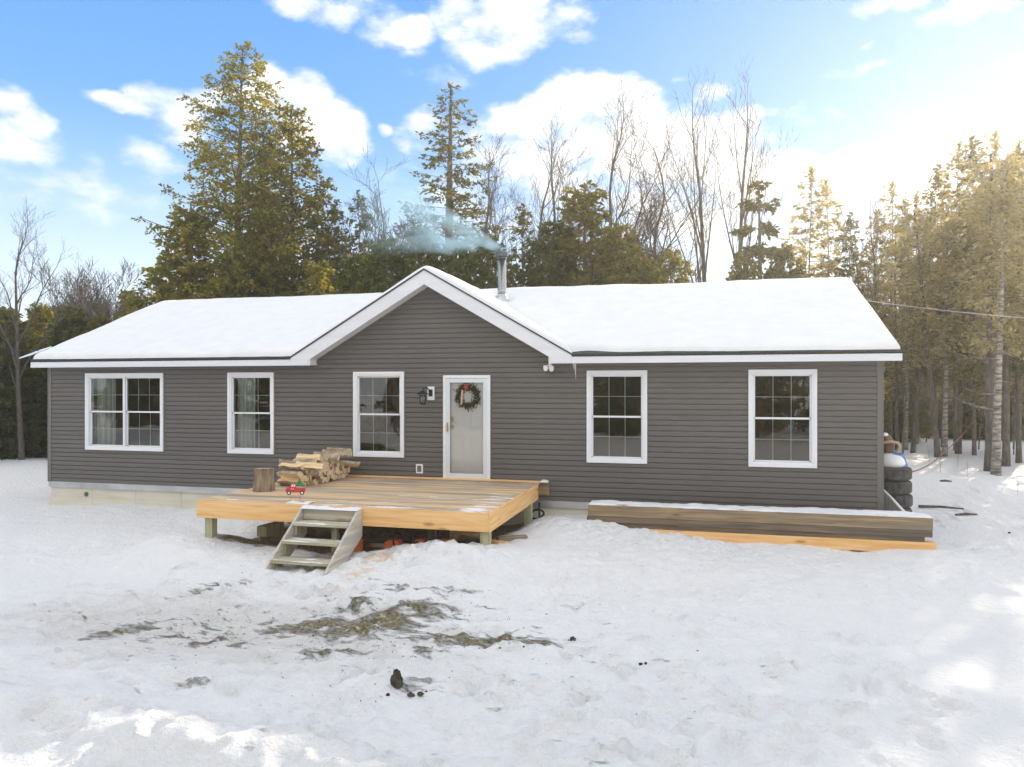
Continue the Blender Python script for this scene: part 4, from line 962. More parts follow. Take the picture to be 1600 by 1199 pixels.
# ------------------------------------------------------------------ clods
def clod(px, py, s, label, seed, tall=1.0):
    rg = random.Random(seed); p = at(px, py, z=.03)
    bm_v = []; mb = MB(); n = 12; K = 7
    for k in range(K):
        ph = math.pi*k/(K-1)
        for j in range(n):
            a = 2*math.pi*j/n; rr = s*(1+rg.uniform(-.28, .28)); bm_v.append((rr*math.sin(ph)*math.cos(a), rr*math.sin(ph)*math.sin(a)*.8, rr*math.cos(ph)*tall*(1 if k < K-1 else .6)))
    mb.v = bm_v
    for k in range(K-1):
        for j in range(n): j2 = (j+1) % n; mb.f.append((k*n+j, (k+1)*n+j, (k+1)*n+j2, k*n+j2)); mb.m.append(0)
    o = mb.build('mud_clod', M['clod'], loc=(p.x, p.y, gh(p.x, p.y)+s*.55*tall)); o.rotation_euler = (0, rg.uniform(-.3, .3), rg.uniform(0, 3)); tag(o, label, 'mud clod', 'frozen mud clods on the snow')
clod(620, 1072, .065, 'tall dark frozen mud clod standing on the snow', 1, 1.35)
clod(642, 1083, .035, 'flat dark clod right of the tall standing clod', 2, .5)
clod(657, 1082, .03, 'small dark clod at the right end of the clod patch', 3, .6)
clod(606, 1082, .022, 'small clod at the left foot of the tall standing clod', 4, .6)
clod(1001, 1034, .024, 'left of the two small black clods in the middle of the yard', 5, .7)
clod(1009, 1034, .018, 'right of the two small black clods in the middle of the yard', 6, .8)
clod(895, 1000, .035, 'brown clod right of the long muddy patch', 7, .8)
clod(833, 1028, .022, 'small brown clod in front of the long muddy patch', 8, .6)
clod(1577, 1080-1080+834, .03, 'small dark clod on the snow far right of the timber stack', 9, .6)
rg = random.Random(12); V = []; F = []
for i in range(450):
    px = rg.gauss(620, 170); py = rg.gauss(990, 45)
    if py < 900 or py > 1150: continue
    p = at(px, py, z=0); z = gh(p.x, p.y); s = rg.uniform(.003, .010)*(1 if rg.random() < .9 else 1.8); b = len(V)
    a = rg.uniform(0, 6.28); ca, sa = math.cos(a), math.sin(a)
    for dx, dy, dz in ((1.4, 0, -.3), (-.6, .9, -.3), (-.8, -.9, -.3), (0, 0, 1.)): V.append((p.x+s*(dx*ca-dy*sa), p.y+s*(dx*sa+dy*ca), z+s*dz*.8))
    F += [(b, b+1, b+3), (b+1, b+2, b+3), (b+2, b, b+3)]
o = npmesh('dirt_crumbs', np.array(V), np.array(F), M['clod']); tag(o, 'scattered dirt crumbs on the trampled snow', 'dirt', kind='stuff')

# ------------------------------------------------------------------ trees
def cards(P, Dv, Lg, Wd, rs):
    """rhombic needle sprays from points P along dirs Dv"""
    n = len(P); rnd = rs.normal(size=(n, 3)); S = np.cross(Dv, rnd); S /= np.linalg.norm(S, axis=1, keepdims=True)+1e-9
    Lg = Lg[:, None]; Wd = Wd[:, None]
    V = np.stack([P, P+Dv*Lg*.45-S*Wd, P+Dv*Lg, P+Dv*Lg*.55+S*Wd], 1).reshape(-1, 3)
    F = np.arange(4*n).reshape(n, 4); return V, F

def conifer(name, seed, H, Rm, base=.5, nb=90, tw=14, cp=9, card=(.16, .045), droop=.25, rise=.15, power=.8, tr=.02, irr=.3, leaf='leafA', gaps=.15, bark='bark', fork=0, whorl=False):
    rs = np.random.RandomState(seed); root = empty(name)
    mb = MB(); lean = rs.normal(size=2)*.012*H
    def axis(h): t = h/H; return Vector((lean[0]*t*t+.02*math.sin(h*1.1+seed), lean[1]*t*t+.02*math.cos(h*.9), h))
    hs = np.linspace(0, H, 14); r0 = tr*H
    mb.tube([axis(h)+Vector((0, 0, -.3 if h == 0 else 0)) for h in hs], [r0*(1-.93*(h/H))*(1.25 if h == 0 else 1) for h in hs], 9)
    for _ in range(int(base*2.2)):   # dead stubs under the crown
        h = rs.uniform(1.2, max(base, 1.4)); a = rs.uniform(0, 6.28); L = rs.uniform(.5, 1.3); p = axis(h)
        mb.tube([p, p+Vector((math.cos(a)*L, math.sin(a)*L, L*rs.uniform(-.2, .15)))], [.016, .004], 4, cap=False)
    Ps = []; Ds = []
    for i in range(nb):
        t = (i+rs.uniform(-.4, .4))/nb; t = min(max(t, 0), .995)
        h = base+(H-base)*(t**(1.15) if not whorl else round(t*nb/6)*6/nb)
        if h > H-.1: h = H-.1
        tt = (h-base)/(H-base)
        L = Rm*(1-tt)**power*(1-irr*rs.rand())*(.72 if tt < .06 else 1)+.12
        a = i*2.399+rs.uniform(-.5, .5); el = rise*(.4+tt)+rs.normal()*.08
        dh = Vector((math.cos(a), math.sin(a), 0)); p0 = axis(h)
        K = 6; pts = []
        for k in range(K):
            s = k/(K-1); pts.append(p0+dh*(L*s)+Vector((0, 0, L*(el*s-droop*s*s+.10*s**4))))
        r = max(.008, .016*L/1.5)
        mb.tube(pts, [r*(1-.8*k/(K-1))+.003 for k in range(K)], 4, cap=False)
        if rs.rand() < gaps*.35: continue
        pa = np.array([q[:] for q in pts]); side = np.array((-math.sin(a), math.cos(a), 0)); fwd = np.array((math.cos(a), math.sin(a), 0))
        nt = max(3, int(tw*L/Rm*1.3))
        for j in range(nt):
            s = rs.uniform(.12, 1)**.8
            if rs.rand() < gaps: continue
            x = s*(K-1); k = min(int(x), K-2); b = pa[k]+(pa[k+1]-pa[k])*(x-k)
            tl = L*.42*(1-.75*s)*rs.uniform(.6, 1.2)+.18
            sg = 1 if rs.rand() < .5 else -1
            td = fwd*rs.uniform(.35, .9)+side*sg*rs.uniform(.4, 1)+np.array((0, 0, rs.uniform(-.55, .4))); td /= np.linalg.norm(td)
            m_ = max(3, int(cp*(.5+tl/Rm*2)))
            ss = rs.uniform(0, 1, m_)[:, None]
            P = b+td*tl*ss+np.array((0, 0, -1.))*(ss**2)*tl*.25+rs.normal(size=(m_, 3))*card[0]*.16
            dd = td+rs.normal(size=(m_, 3))*.55+np.array((0, 0, -.15)); dd /= np.linalg.norm(dd, axis=1, keepdims=True)
            Ps.append(P); Ds.append(dd)
    # leader
    m_ = 60; hh = rs.uniform(H-.9, H, m_); P = np.array([axis(h)[:] for h in hh]); dd = rs.normal(size=(m_, 3))+np.array((0, 0, .6)); dd /= np.linalg.norm(dd, axis=1, keepdims=True); Ps.append(P); Ds.append(dd)
    P = np.concatenate(Ps); Dv = np.concatenate(Ds); n = len(P)
    V, F = cards(P, Dv, rs.uniform(.65, 1.3, n)*card[0], rs.uniform(.7, 1.3, n)*card[1], rs)
    mb.build('trunk', M[bark], root, smooth=True)
    npmesh('crown', V, F, M[leaf], root)
    root['H'] = H; return root

def bare(name, seed, H, spread=.5, first=.3, levels=4, r0=None, bark='bare', kids=(5, 4, 4, 3), up=.5, fork=False, stems=1, curve=.15):
    rs = np.random.RandomState(seed); root = empty(name); mb = MB(); tws = MB(); r0 = r0 or .0135*H
    def grow(p, d, L, r, lev, out):
        K = 5 if lev < 2 else 4; pts = [p]; q = p.copy(); dd = d.copy()
        for k in range(K):
            dd = (dd+Vector(rs.normal(size=3))*curve*(.3 if lev == 0 else 1)+Vector((0, 0, .07*up))).normalized(); q = q+dd*L/K; pts.append(q.copy())
        rt = r*(.35 if lev == 0 else .25)
        rad = [r+(rt-r)*k/K for k in range(K+1)]
        if lev == levels: rad[-1] = .005
        (mb if lev < 2 else tws).tube(pts, rad, (8, 6, 4, 3, 3)[lev], cap=False)
        if lev >= levels: return
        nk = kids[lev]
        for i in range(nk):
            s = (first if lev == 0 else .22)+(1-(first if lev == 0 else .22))*(i+rs.uniform(.1, .9))/nk; s = min(s, .98)
            x = s*K; k = min(int(x), K-1); b = pts[k].lerp(pts[k+1], x-k); dl = (pts[k+1]-pts[k]).normalized()
            a = rs.uniform(0, 6.28); ax = dl.cross(Vector((math.cos(a), math.sin(a), .3))).normalized()
            ang = rs.uniform(.45, .95)*(spread*2 if lev == 0 else 1)*(.8 if lev == 0 else .9)
            nd_ = (Matrix.Rotation(ang, 3, ax)@dl); nd_.z += up*.35; nd_.normalize()
            Lk = L*(.62 if lev == 0 else .6)*(1-.55*s if lev == 0 else 1-.35*s)*rs.uniform(.75, 1.2)
            rk = (r+(rt-r)*s)*rs.uniform(.45, .7)
            grow(b, nd_, max(Lk, .25), max(rk, .0088), lev+1, out)
        # leading tip continues as twig
        if lev >= 0: grow(pts[-1], dd, L*.35, rt, lev+1 if lev+1 <= levels else levels, out)
    for s in range(stems):
        a = rs.uniform(0, 6.28); tilt = 0 if stems == 1 else rs.uniform(.1, .35)
        grow(Vector((rs.normal()*.12*(stems > 1), rs.normal()*.12*(stems > 1), -.3)), Vector((math.sin(tilt)*math.cos(a), math.sin(tilt)*math.sin(a), math.cos(tilt))), H*(.78 if stems == 1 else .62*rs.uniform(.8, 1)), r0, 0, None)
    mb.build('trunk', M[bark], root, smooth=True); tws.build('twigs', M[bark], root, smooth=True)
    zmax = max(v[2] for v in tws.v+mb.v); root['H'] = zmax
    return root

def place(root, px, D, top, label, cat='tree', group=None, rz=None, wid=1.0, name=None, first=set(), lean=0):
    """root scaled so that its height reads as measured; D = distance along the view axis"""
    p = at(px, 605, D=D); g = gh(p.x, p.y)
    H = CAM[2]+(605-top)/FL*D-g
    if root.name in first:
        c = root.copy(); C.objects.link(c)
        for ch_ in root.children:
            q = ch_.copy(); C.objects.link(q); q.parent = c
    else: c = root; first.add(root.name)
    s = H/root['H']; c.scale = (s*wid, s*wid, s); c.location = (p.x, p.y, g-.02); c.rotation_euler = (R(lean)*CA, R(lean)*SA if lean else 0, rz if rz is not None else (px*1.7) % 6.28)
    if lean: c.rotation_euler = (0, R(lean), 0)
    tag(c, label, cat, group); return c

hemA = conifer('hemlock_tree', 1, 16.5, 5.3, base=1.2, nb=320, tw=36, cp=16, card=(.14, .038), droop=.16, rise=.42, power=.66, tr=.015, irr=.48, gaps=.2)
hemB = conifer('hemlock_tree', 2, 12, 3.7, base=.8, nb=210, tw=30, cp=15, card=(.14, .04), droop=.18, rise=.4, power=.68, tr=.015, irr=.42, gaps=.16)
cedA = conifer('cedar_tree', 3, 8, 2.7, base=.15, nb=120, tw=26, cp=14, card=(.17, .055), droop=.2, rise=.3, power=.6, leaf='leafB', gaps=.05, irr=.35)
cedB = conifer('cedar_tree', 4, 8, 2.3, base=.3, nb=100, tw=26, cp=13, card=(.17, .055), droop=.15, rise=.4, power=.65, leaf='leafA', gaps=.10, irr=.4)
sprA = conifer('spruce_tree', 5, 17, 3.3, base=4.0, nb=130, tw=26, cp=12, card=(.17, .045), droop=.12, rise=.32, power=.8, leaf='leafC', gaps=.25, irr=.55)
sprB = conifer('spruce_tree', 6, 10, 2.0, base=2.5, nb=54, tw=22, cp=12, card=(.18, .055), droop=.25, rise=.1, power=.75, leaf='leafC', gaps=.12, irr=.4, whorl=True)
forA = conifer('forest_conifer', 7, 13, 2.3, base=4.2, nb=80, tw=17, cp=10, card=(.2, .055), droop=.2, rise=.2, power=.7, leaf='leafD', gaps=.38, irr=.55, tr=.0062)
forB = conifer('forest_conifer', 8, 13, 1.9, base=3.2, nb=90, tw=20, cp=10, card=(.2, .055), droop=.25, rise=.2, power=.8, leaf='leafC', gaps=.34, irr=.55, tr=.0062)
forC = conifer('forest_conifer', 9, 12, 2.5, base=2.2, nb=85, tw=18, cp=10, card=(.18, .05), droop=.2, rise=.15, power=.6, leaf='leafD', gaps=.34, irr=.5, tr=.0065)
bA = bare('bare_tree', 11, 14, spread=.42, first=.35, kids=(9, 5, 4, 3))
bB = bare('bare_tree', 12, 13, spread=.5, first=.3, kids=(10, 5, 4, 3), curve=.2)
bC = bare('bare_tree', 13, 13, spread=.24, first=.42, kids=(8, 4, 3, 2), curve=.05, up=.6, r0=.15)
bD = bare('bare_tree', 14, 12, spread=.5, first=.25, kids=(11, 6, 4, 3), curve=.22, up=.2)
shA = bare('bare_shrub', 15, 6, spread=.4, first=.15, kids=(5, 4, 4, 3), stems=6, r0=.05, curve=.12)
saA = bare('sapling', 16, 7, spread=.22, first=.35, kids=(7, 3, 2, 2), r0=.04, curve=.06, levels=3)
saB = bare('sapling', 17, 7, spread=.3, first=.2, kids=(8, 3, 2, 2), r0=.035, curve=.08, levels=3)
biA = bare('birch_tree', 18, 13, spread=.25, first=.5, kids=(8, 4, 3, 2), r0=.13, curve=.05, up=.8, bark='birch')

# left side
place(bA, 34, 26, 300, 'tall bare spreading tree at the far left edge above the evergreens', rz=1)
place(shA, 158, 33, 392, 'bare many stemmed bush above the left end of the roof', 'bush')
place(shA, 100, 36, 410, 'thin bare bush between the far left bare tree and the roof', 'bush', rz=2)
place(shA, 205, 37, 430, 'bare bush half hidden behind the big hemlock, left of it', 'bush', rz=4)
place(cedA, 8, 27, 482, 'dark bushy evergreen at the left edge beside the satellite dish')
place(cedB, 62, 29, 475, 'olive green evergreen just behind the left end of the eave')
place(cedA, 112, 28, 478, 'dark evergreen behind the left roof slope, below the bare bush')
place(cedB, 160, 28, 492, 'light olive evergreen behind the left roof slope near the big hemlock')
place(cedA, -45, 26, 470, 'dark evergreen cut off by the left edge')
place(cedB, 215, 27, 462, 'low evergreen at the left foot of the big hemlock')
place(hemA, 368, 30, 72, 'huge golden green hemlock rising above the left half of the roof', wid=.98, rz=.4)
place(hemB, 458, 31, 165, 'tall hemlock growing against the right side of the huge one', wid=.95)
place(cedB, 300, 29, 330, 'medium hemlock standing in front left of the huge one', wid=1.15)
place(hemB, 420, 28.5, 300, 'medium hemlock directly in front right of the huge one', wid=1.1)
place(forB, 520, 30, 318, 'narrow open conifer right of the huge hemlock')
place(forB, 565, 31, 300, 'narrow open conifer left of the smoke, halfway to the tall spruce', rz=2.2)
place(bB, 590, 33, 245, 'bare tree between the huge hemlock and the tall spruce')
place(shA, 540, 34, 300, 'bare bush right behind the two narrow conifers', 'bush', rz=3)
place(sprA, 700, 36, 132, 'tall open spruce with a pointed top behind the chimney smoke', rz=1.0, wid=1.3)
place(cedA, 608, 25, 372, 'dark dense evergreen behind the left slope of the gable', wid=.85)
place(cedA, 655, 25.5, 352, 'dark dense evergreen behind the gable peak', wid=.8, rz=1)
place(cedA, 715, 25, 378, 'dark dense evergreen just left of the chimney pipe', wid=.85, rz=2)
place(cedA, 768, 26, 368, 'dark dense evergreen right behind the chimney pipe', wid=.85, rz=3.5)
place(cedA, 560, 26, 400, 'low dark evergreen above the valley left of the gable', wid=.9, rz=4.5)
place(cedB, 500, 27, 410, 'low olive evergreen above the roof between hemlock and gable', wid=.9, rz=1)
place(bA, 790, 30, 182, 'bare forked tree rising right above the chimney pipe', rz=2.2)
place(bB, 838, 31, 175, 'bare tree with upswept limbs right of the chimney', rz=.5)
place(forB, 815, 29, 322, 'short conifer among the bare trees right of the chimney', wid=1.1)
place(bC, 868, 33, 150, 'slim bare tree left of the broad evergreen', rz=2)
place(cedB, 915, 28, 292, 'broad evergreen in front of the tallest forked bare tree', wid=1.1, rz=.3)
place(cedA, 862, 27.5, 345, 'dark evergreen on the left of the broad evergreen', rz=.9, wid=.9)
place(cedB, 965, 27, 352, 'olive evergreen on the right of the broad evergreen', rz=2.9)
place(bA, 962, 30, 108, 'tallest forked bare tree, rising out of the broad evergreen', rz=.2)
place(bD, 1000, 32, 175, 'bare tree with dense twigs right of the tallest forked one', rz=4)
place(shA, 1025, 31, 280, 'bare bush in front of the clouds above the right roof', 'bush', rz=5)
place(cedB, 1050, 28, 392, 'low evergreen at the roof line right of the broad evergreen', rz=1.8, wid=.9)
place(cedB, 1005, 27, 402, 'low olive evergreen close behind the right roof', rz=5, wid=.9)
place(bC, 1113, 31, 92, 'left of the two tall slender bare trees over the right roof', rz=3.2)
place(bC, 1143, 32, 82, 'right of the two tall slender bare trees over the right roof', rz=.6)
place(sprB, 1190, 29, 284, 'small spruce with layered branches right of the slender bare trees', wid=1.1)
place(cedB, 1165, 28, 396, 'low evergreen at the foot of the small layered spruce', rz=1.1, wid=.8)
place(cedB, 1225, 29, 385, 'low evergreen right of the small layered spruce', rz=2.1, wid=.8)
place(forA, 1262, 34, 262, 'brownish pointed conifer with twin neighbour right of the small spruce', rz=1)
place(forA, 1296, 35, 280, 'second brownish conifer, right of the pointed one', rz=2.2)
place(forB, 1325, 33, 335, 'shorter conifer above the right end of the ridge')
place(saA, 1345, 33, 290, 'bare sapling above the right end of the ridge', 'sapling')
place(biA, 1415, 33, 250, 'tall bare birch rising out of the woods above the eave corner')
place(bC, 1372, 36, 275, 'slim bare tree in the woods above the roof end', rz=1.9)
for i, (px, Dp, top, pr) in enumerate(((1362, 38, 330, forA), (1392, 37, 285, forA), (1432, 36, 300, forC), (1462, 34, 262, forB), (1492, 32, 228, forA), (1522, 30, 215, forB), (1556, 29, 205, forA), (1592, 28, 222, forC), (1628, 27, 200, forA), (1670, 25, 190, forB))):
    place(pr, px, Dp, top, ['feathery conifer in the woods above the roof corner', 'pointed brownish conifer beyond the eave corner', 'wide low-branched conifer beyond the cable', 'slim conifer left of the tall sunlit ones', 'tall sunlit conifer, leftmost of the high group at right', 'narrow sunlit conifer in the middle of the high group', 'tallest sunlit conifer near the right edge', 'wide conifer at the right edge', 'conifer just cut by the right edge', 'conifer cut off beyond the right edge'][i], 'tree', 'conifers in the woods at right', rz=i*1.3)
# trunks at the edge of the yard
def trunk_tree(px, py, D, wpx, top, lab, bark, lean=0):
    p = at(px, py, D=D); rs = np.random.RandomState(int(px)); e = empty('forest_tree', (p.x, p.y, gh(p.x, p.y)))
    H = CAM[2]+(605-top)/FL*D; r = wpx/FL*D/2; mb = MB()
    pts = []; n = 14
    for k in range(n):
        t = k/(n-1); s = lean*t*H/10+.05*math.sin(t*7+px)*t
        pts.append((s*CA, s*SA, H*t-.2*(k == 0)))
    mb.tube(pts, [r*(1.25 if k == 0 else 1)*(1-.75*k/(n-1)) for k in range(n)], 12)
    for _ in range(26):
        t = rs.uniform(.18, 1); x = t*(n-1); k = min(int(x), n-2); b = Vector(pts[k]).lerp(Vector(pts[k+1]), x-k); a = rs.uniform(0, 6.28); L = rs.uniform(.6, 2.0)*(1.1-t*.5)
        m1 = b+Vector((math.cos(a)*L*.5, math.sin(a)*L*.5, L*rs.uniform(-.08, .2))); mb.tube([b, m1, m1+Vector((math.cos(a+.3)*L*.5, math.sin(a+.3)*L*.5, L*rs.uniform(-.1, .25)))], [.02, .012, .004], 4, cap=False)
    mb.build('trunk', M[bark], e, smooth=True)
    Ps = []; Ds = []
    for _ in range(110):
        t = .38+.62*rs.rand(); x = t*(n-1); k = min(int(x), n-2); b = np.array(Vector(pts[k]).lerp(Vector(pts[k+1]), x-k)[:]); a = rs.uniform(0, 6.28); L = rs.uniform(.5, 2.3)*(1.2-t*.75)
        m_ = 22; ss = rs.uniform(.2, 1, m_)[:, None]; dr = np.array((math.cos(a), math.sin(a), -.12))
        Ps.append(b+dr*L*ss+rs.normal(size=(m_, 3))*.12); d = dr+rs.normal(size=(m_, 3))*.6; Ds.append(d/np.linalg.norm(d, axis=1, keepdims=True))
    P = np.concatenate(Ps); Dv = np.concatenate(Ds); V, F = cards(P, Dv, rs.uniform(.1, .22, len(P)), rs.uniform(.03, .06, len(P)), rs)
    npmesh('crown', V, F, M['leafD'], e); tag(e, lab, 'tree')
trunk_tree(1548, 733, 24.6, 17, 240, 'thick straight grey trunk at the edge of the yard, left of the mottled one', 'bare')
trunk_tree(1556, 740, 23.6, 13, 250, 'mottled pale trunk nearest to the yard, beside the thick grey one', 'birch', .25)
trunk_tree(1572, 728, 25.6, 11, 255, 'grey trunk close behind the mottled pale one', 'bare')
trunk_tree(1592, 722, 27, 8, 260, 'thin trunk at the right edge of the wood', 'bare', -.1)
trunk_tree(1466, 709, 29, 9, 330, 'grey trunk leaning left, left of the three slender ones', 'bare', -1.0)
trunk_tree(1476, 708, 29.3, 8, 320, 'straight pale slender trunk, middle of the three', 'birch', .15)
trunk_tree(1497, 704, 30.5, 9, 320, 'grey slender trunk, right of the three', 'bare', .35)
trunk_tree(1426, 700, 31, 7, 350, 'slender trunk leaning right beyond the tyre stack', 'bare', .9)
trunk_tree(1401, 690, 33, 5, 350, 'thin reddish trunk showing between the eave and the blue bin', 'bare', -.05)
trunk_tree(1549, 700, 31, 9, 330, 'white birch trunk leaning left behind the thick grey one', 'birch', -1.0)
# saplings and inner wood
rg = random.Random(31)
for i in range(40):
    px = rg.uniform(1350, 1680); Dp = rg.uniform(30, 42)
    place(rg.choice((saA, saB)), px, Dp, rg.uniform(330, 500), 'thin bare sapling in the undergrowth of the right wood', 'sapling', 'saplings in the wood at right', rz=rg.uniform(0, 6))
for i in range(9):
    px = 1350+i*38+rg.uniform(-8, 8); Dp = rg.uniform(36, 50)
    place(rg.choice((forA, forB, forC, forC)), px, Dp, rg.uniform(400, 500), 'slim conifer deep in the wood right of the house', 'tree', 'conifers deep in the right wood', rz=rg.uniform(0, 6))
for i in range(12):
    px = 1385+i*24+rg.uniform(-8, 8)
    place(cedB, px, rg.uniform(37, 44), rg.uniform(560, 600), 'young low evergreen in the shade of the right wood', 'tree', 'young evergreens under the right wood', rz=rg.uniform(0, 6), wid=1.4)
for i in range(14):
    px = -150+i*33+rg.uniform(-10, 10)
    place(rg.choice((cedA, cedB)), px, rg.uniform(33, 40), rg.uniform(480, 520), 'bushy evergreen in the back row of the left wood', 'tree', 'evergreens in the back row at left', rz=rg.uniform(0, 6), wid=1.2)
for i in range(10):
    px = 530+i*60+rg.uniform(-15, 15)
    place(rg.choice((forB, saA, bB)), px, rg.uniform(38, 46), rg.uniform(320, 400), 'slim tree far behind the house roof', 'tree', 'trees far behind the house', rz=rg.uniform(0, 6))
for i, (px, py) in enumerate(((1432, 712), (1452, 722), (1470, 735), (1512, 745), (1496, 728), (1418, 704), (1590, 770))):
    p = at(px, py, z=.05)
    c = saB.copy(); C.objects.link(c)
    for ch_ in saB.children: q = ch_.copy(); C.objects.link(q); q.parent = c
    c.name = 'dead_weed'; k_ = .07+.02*(i % 3); c.scale = (k_, k_, k_); c.location = (p.x, p.y, gh(p.x, p.y)+.01); c.rotation_euler = (0, 0, i*1.1); tag(c, 'dead weed stalk poking out of the snow before the right wood', 'weed', 'dead weeds in the snow at right')
# trees across the yard behind the viewer (mirrored in the panes)
for i in range(32):
    x = -48+i*3.0+rg.uniform(-1, 1); y = -33+rg.uniform(-4, 3)
    src = (cedA, forC, cedB, forC)[i % 4]
    c = src.copy(); C.objects.link(c)
    for ch_ in src.children: q = ch_.copy(); C.objects.link(q); q.parent = c
    s = rg.uniform(.95, 1.3)*(8/ c['H'] if c['H'] < 9 else 1)*(1.25 if c['H'] < 9 else .9); c.scale = (s, s, s); c.location = (x, y, 0); c.rotation_euler = (0, 0, rg.uniform(0, 6)); tag(c, 'evergreen across the yard, seen only as a dark reflection in the panes', 'tree', 'evergreens across the yard')
for i in range(11):
    x = -8+i*4.0+rg.uniform(-1, 1); y = -26+rg.uniform(-2, 2)
    src = (bB, bD, biA, bA)[i % 4]
    c = src.copy(); C.objects.link(c)
    for ch_ in src.children: q = ch_.copy(); C.objects.link(q); q.parent = c
    c.scale = (.85, .85, .85); c.location = (x, y, 0); c.rotation_euler = (0, 0, rg.uniform(0, 6)); tag(c, 'bare tree across the yard, mirrored in the window panes', 'tree', 'bare trees across the yard')
# far wood as one mass
def far_wood():
    rs = np.random.RandomState(3); Ps = []; Ds = []
    for i in range(150):
        a = rs.uniform(-.75, .95); d = rs.uniform(50, 70)
        x = CAM[0]+d*(math.sin(a)*CA-math.cos(a)*SA); y = CAM[1]+d*(math.sin(a)*SA+math.cos(a)*CA)
        H = rs.uniform(6, 9) if a > .4 else rs.uniform(6, 8.5); Rr = rs.uniform(1.8, 3); m_ = 1100
        t = rs.uniform(0, 1, m_)**1.2; r = Rr*(1-t)**.7*np.sqrt(rs.uniform(.05, 1, m_)); th = rs.uniform(0, 6.28, m_)
        P = np.stack([x+r*np.cos(th), y+r*np.sin(th), .1+H*t], 1); dv = np.stack([np.cos(th), np.sin(th), rs.normal(size=m_)*.3-.1], 1)+rs.normal(size=(m_, 3))*.5
        Ps.append(P); Ds.append(dv/np.linalg.norm(dv, axis=1, keepdims=True))
    P = np.concatenate(Ps); Dv = np.concatenate(Ds); V, F = cards(P, Dv, rs.uniform(.4, .8, len(P)), rs.uniform(.14, .24, len(P)), rs)
    o = npmesh('far_wood', V, F, M['leafB']); tag(o, 'far-off evergreen wood closing the view behind the trees', 'wood', kind='stuff')
far_wood()

# ------------------------------------------------------------------ smoke
def smoke():
    m, n, l = newmat('wood_smoke'); out = nd(n, 'ShaderNodeOutputMaterial'); v = nd(n, 'ShaderNodeVolumePrincipled')
    v.inputs['Color'].default_value = (.50, .74, .90, 1); v.inputs['Anisotropy'].default_value = .1
    tc = nd(n, 'ShaderNodeTexCoord'); sp = nd(n, 'ShaderNodeSeparateXYZ'); l.new(tc.outputs['Object'], sp.inputs[0])
    # local x runs downwind 0..1 after scaling; plume centreline bends up
    def mth(op, a, b=None, c=None):
        q = nd(n, 'ShaderNodeMath', operation=op)
        for i, w in enumerate((a, b, c)):
            if w is None: continue
            if isinstance(w, (int, float)): q.inputs[i].default_value = w
            else: l.new(w, q.inputs[i])
        return q.outputs[0]
    tn = nd(n, 'ShaderNodeTexNoise'); tn.inputs['Scale'].default_value = 1.5; tn.inputs['Detail'].default_value = 5; tn.inputs['Distortion'].default_value = .7
    mp = nd(n, 'ShaderNodeMapping'); mp.inputs['Scale'].default_value = (.7, 1.3, 1.8); l.new(tc.outputs['Object'], mp.inputs[0]); l.new(mp.outputs[0], tn.inputs['Vector'])
    x = sp.outputs[0]
    cz = mth('MULTIPLY_ADD', x, .38, .05)             # centre height
    wob = mth('MULTIPLY', mth('SUBTRACT', tn.outputs['Fac'], .5), 1.0)
    wid = mth('MULTIPLY_ADD', x, .38, .10)
    dz = mth('DIVIDE', mth('SUBTRACT', mth('ADD', sp.outputs[2], mth('MULTIPLY', wob, .35)), cz), wid)
    dy = mth('DIVIDE', sp.outputs[1], wid)
    r2 = mth('ADD', mth('MULTIPLY', dz, dz), mth('MULTIPLY', dy, dy))
    fall = mth('MAXIMUM', mth('SUBTRACT', 1, r2), 0)
    nz = mth('MAXIMUM', mth('MULTIPLY_ADD', tn.outputs['Fac'], 4.5, -1.75), 0)
    ex = mth('DIVIDE', 6.0, mth('MULTIPLY_ADD', mth('MULTIPLY', x, x), .9, .75))
    endf = mth('MINIMUM', mth('MAXIMUM', mth('MULTIPLY', mth('SUBTRACT', 3.6, x), .7), 0), 1)
    st_ = mth('MINIMUM', mth('MAXIMUM', mth('MULTIPLY', mth('ADD', x, .12), 6), 0), 1)
    dn = mth('MULTIPLY', mth('MULTIPLY', mth('MULTIPLY', fall, nz), mth('MULTIPLY', ex, endf)), st_)
    l.new(dn, v.inputs['Density']); l.new(v.outputs[0], out.inputs['Volume'])
    mb = MB(); mb.box(-.15, -1.2, -.7, 3.7, 1.2, 2.4)
    o = mb.build('chimney_smoke', m, loc=(cx, cy, 6.10)); o.rotation_euler = (0, 0, R(180+8))
    tag(o, 'thin bluish wood smoke drifting left from the chimney pipe', 'smoke', kind='stuff')
smoke()

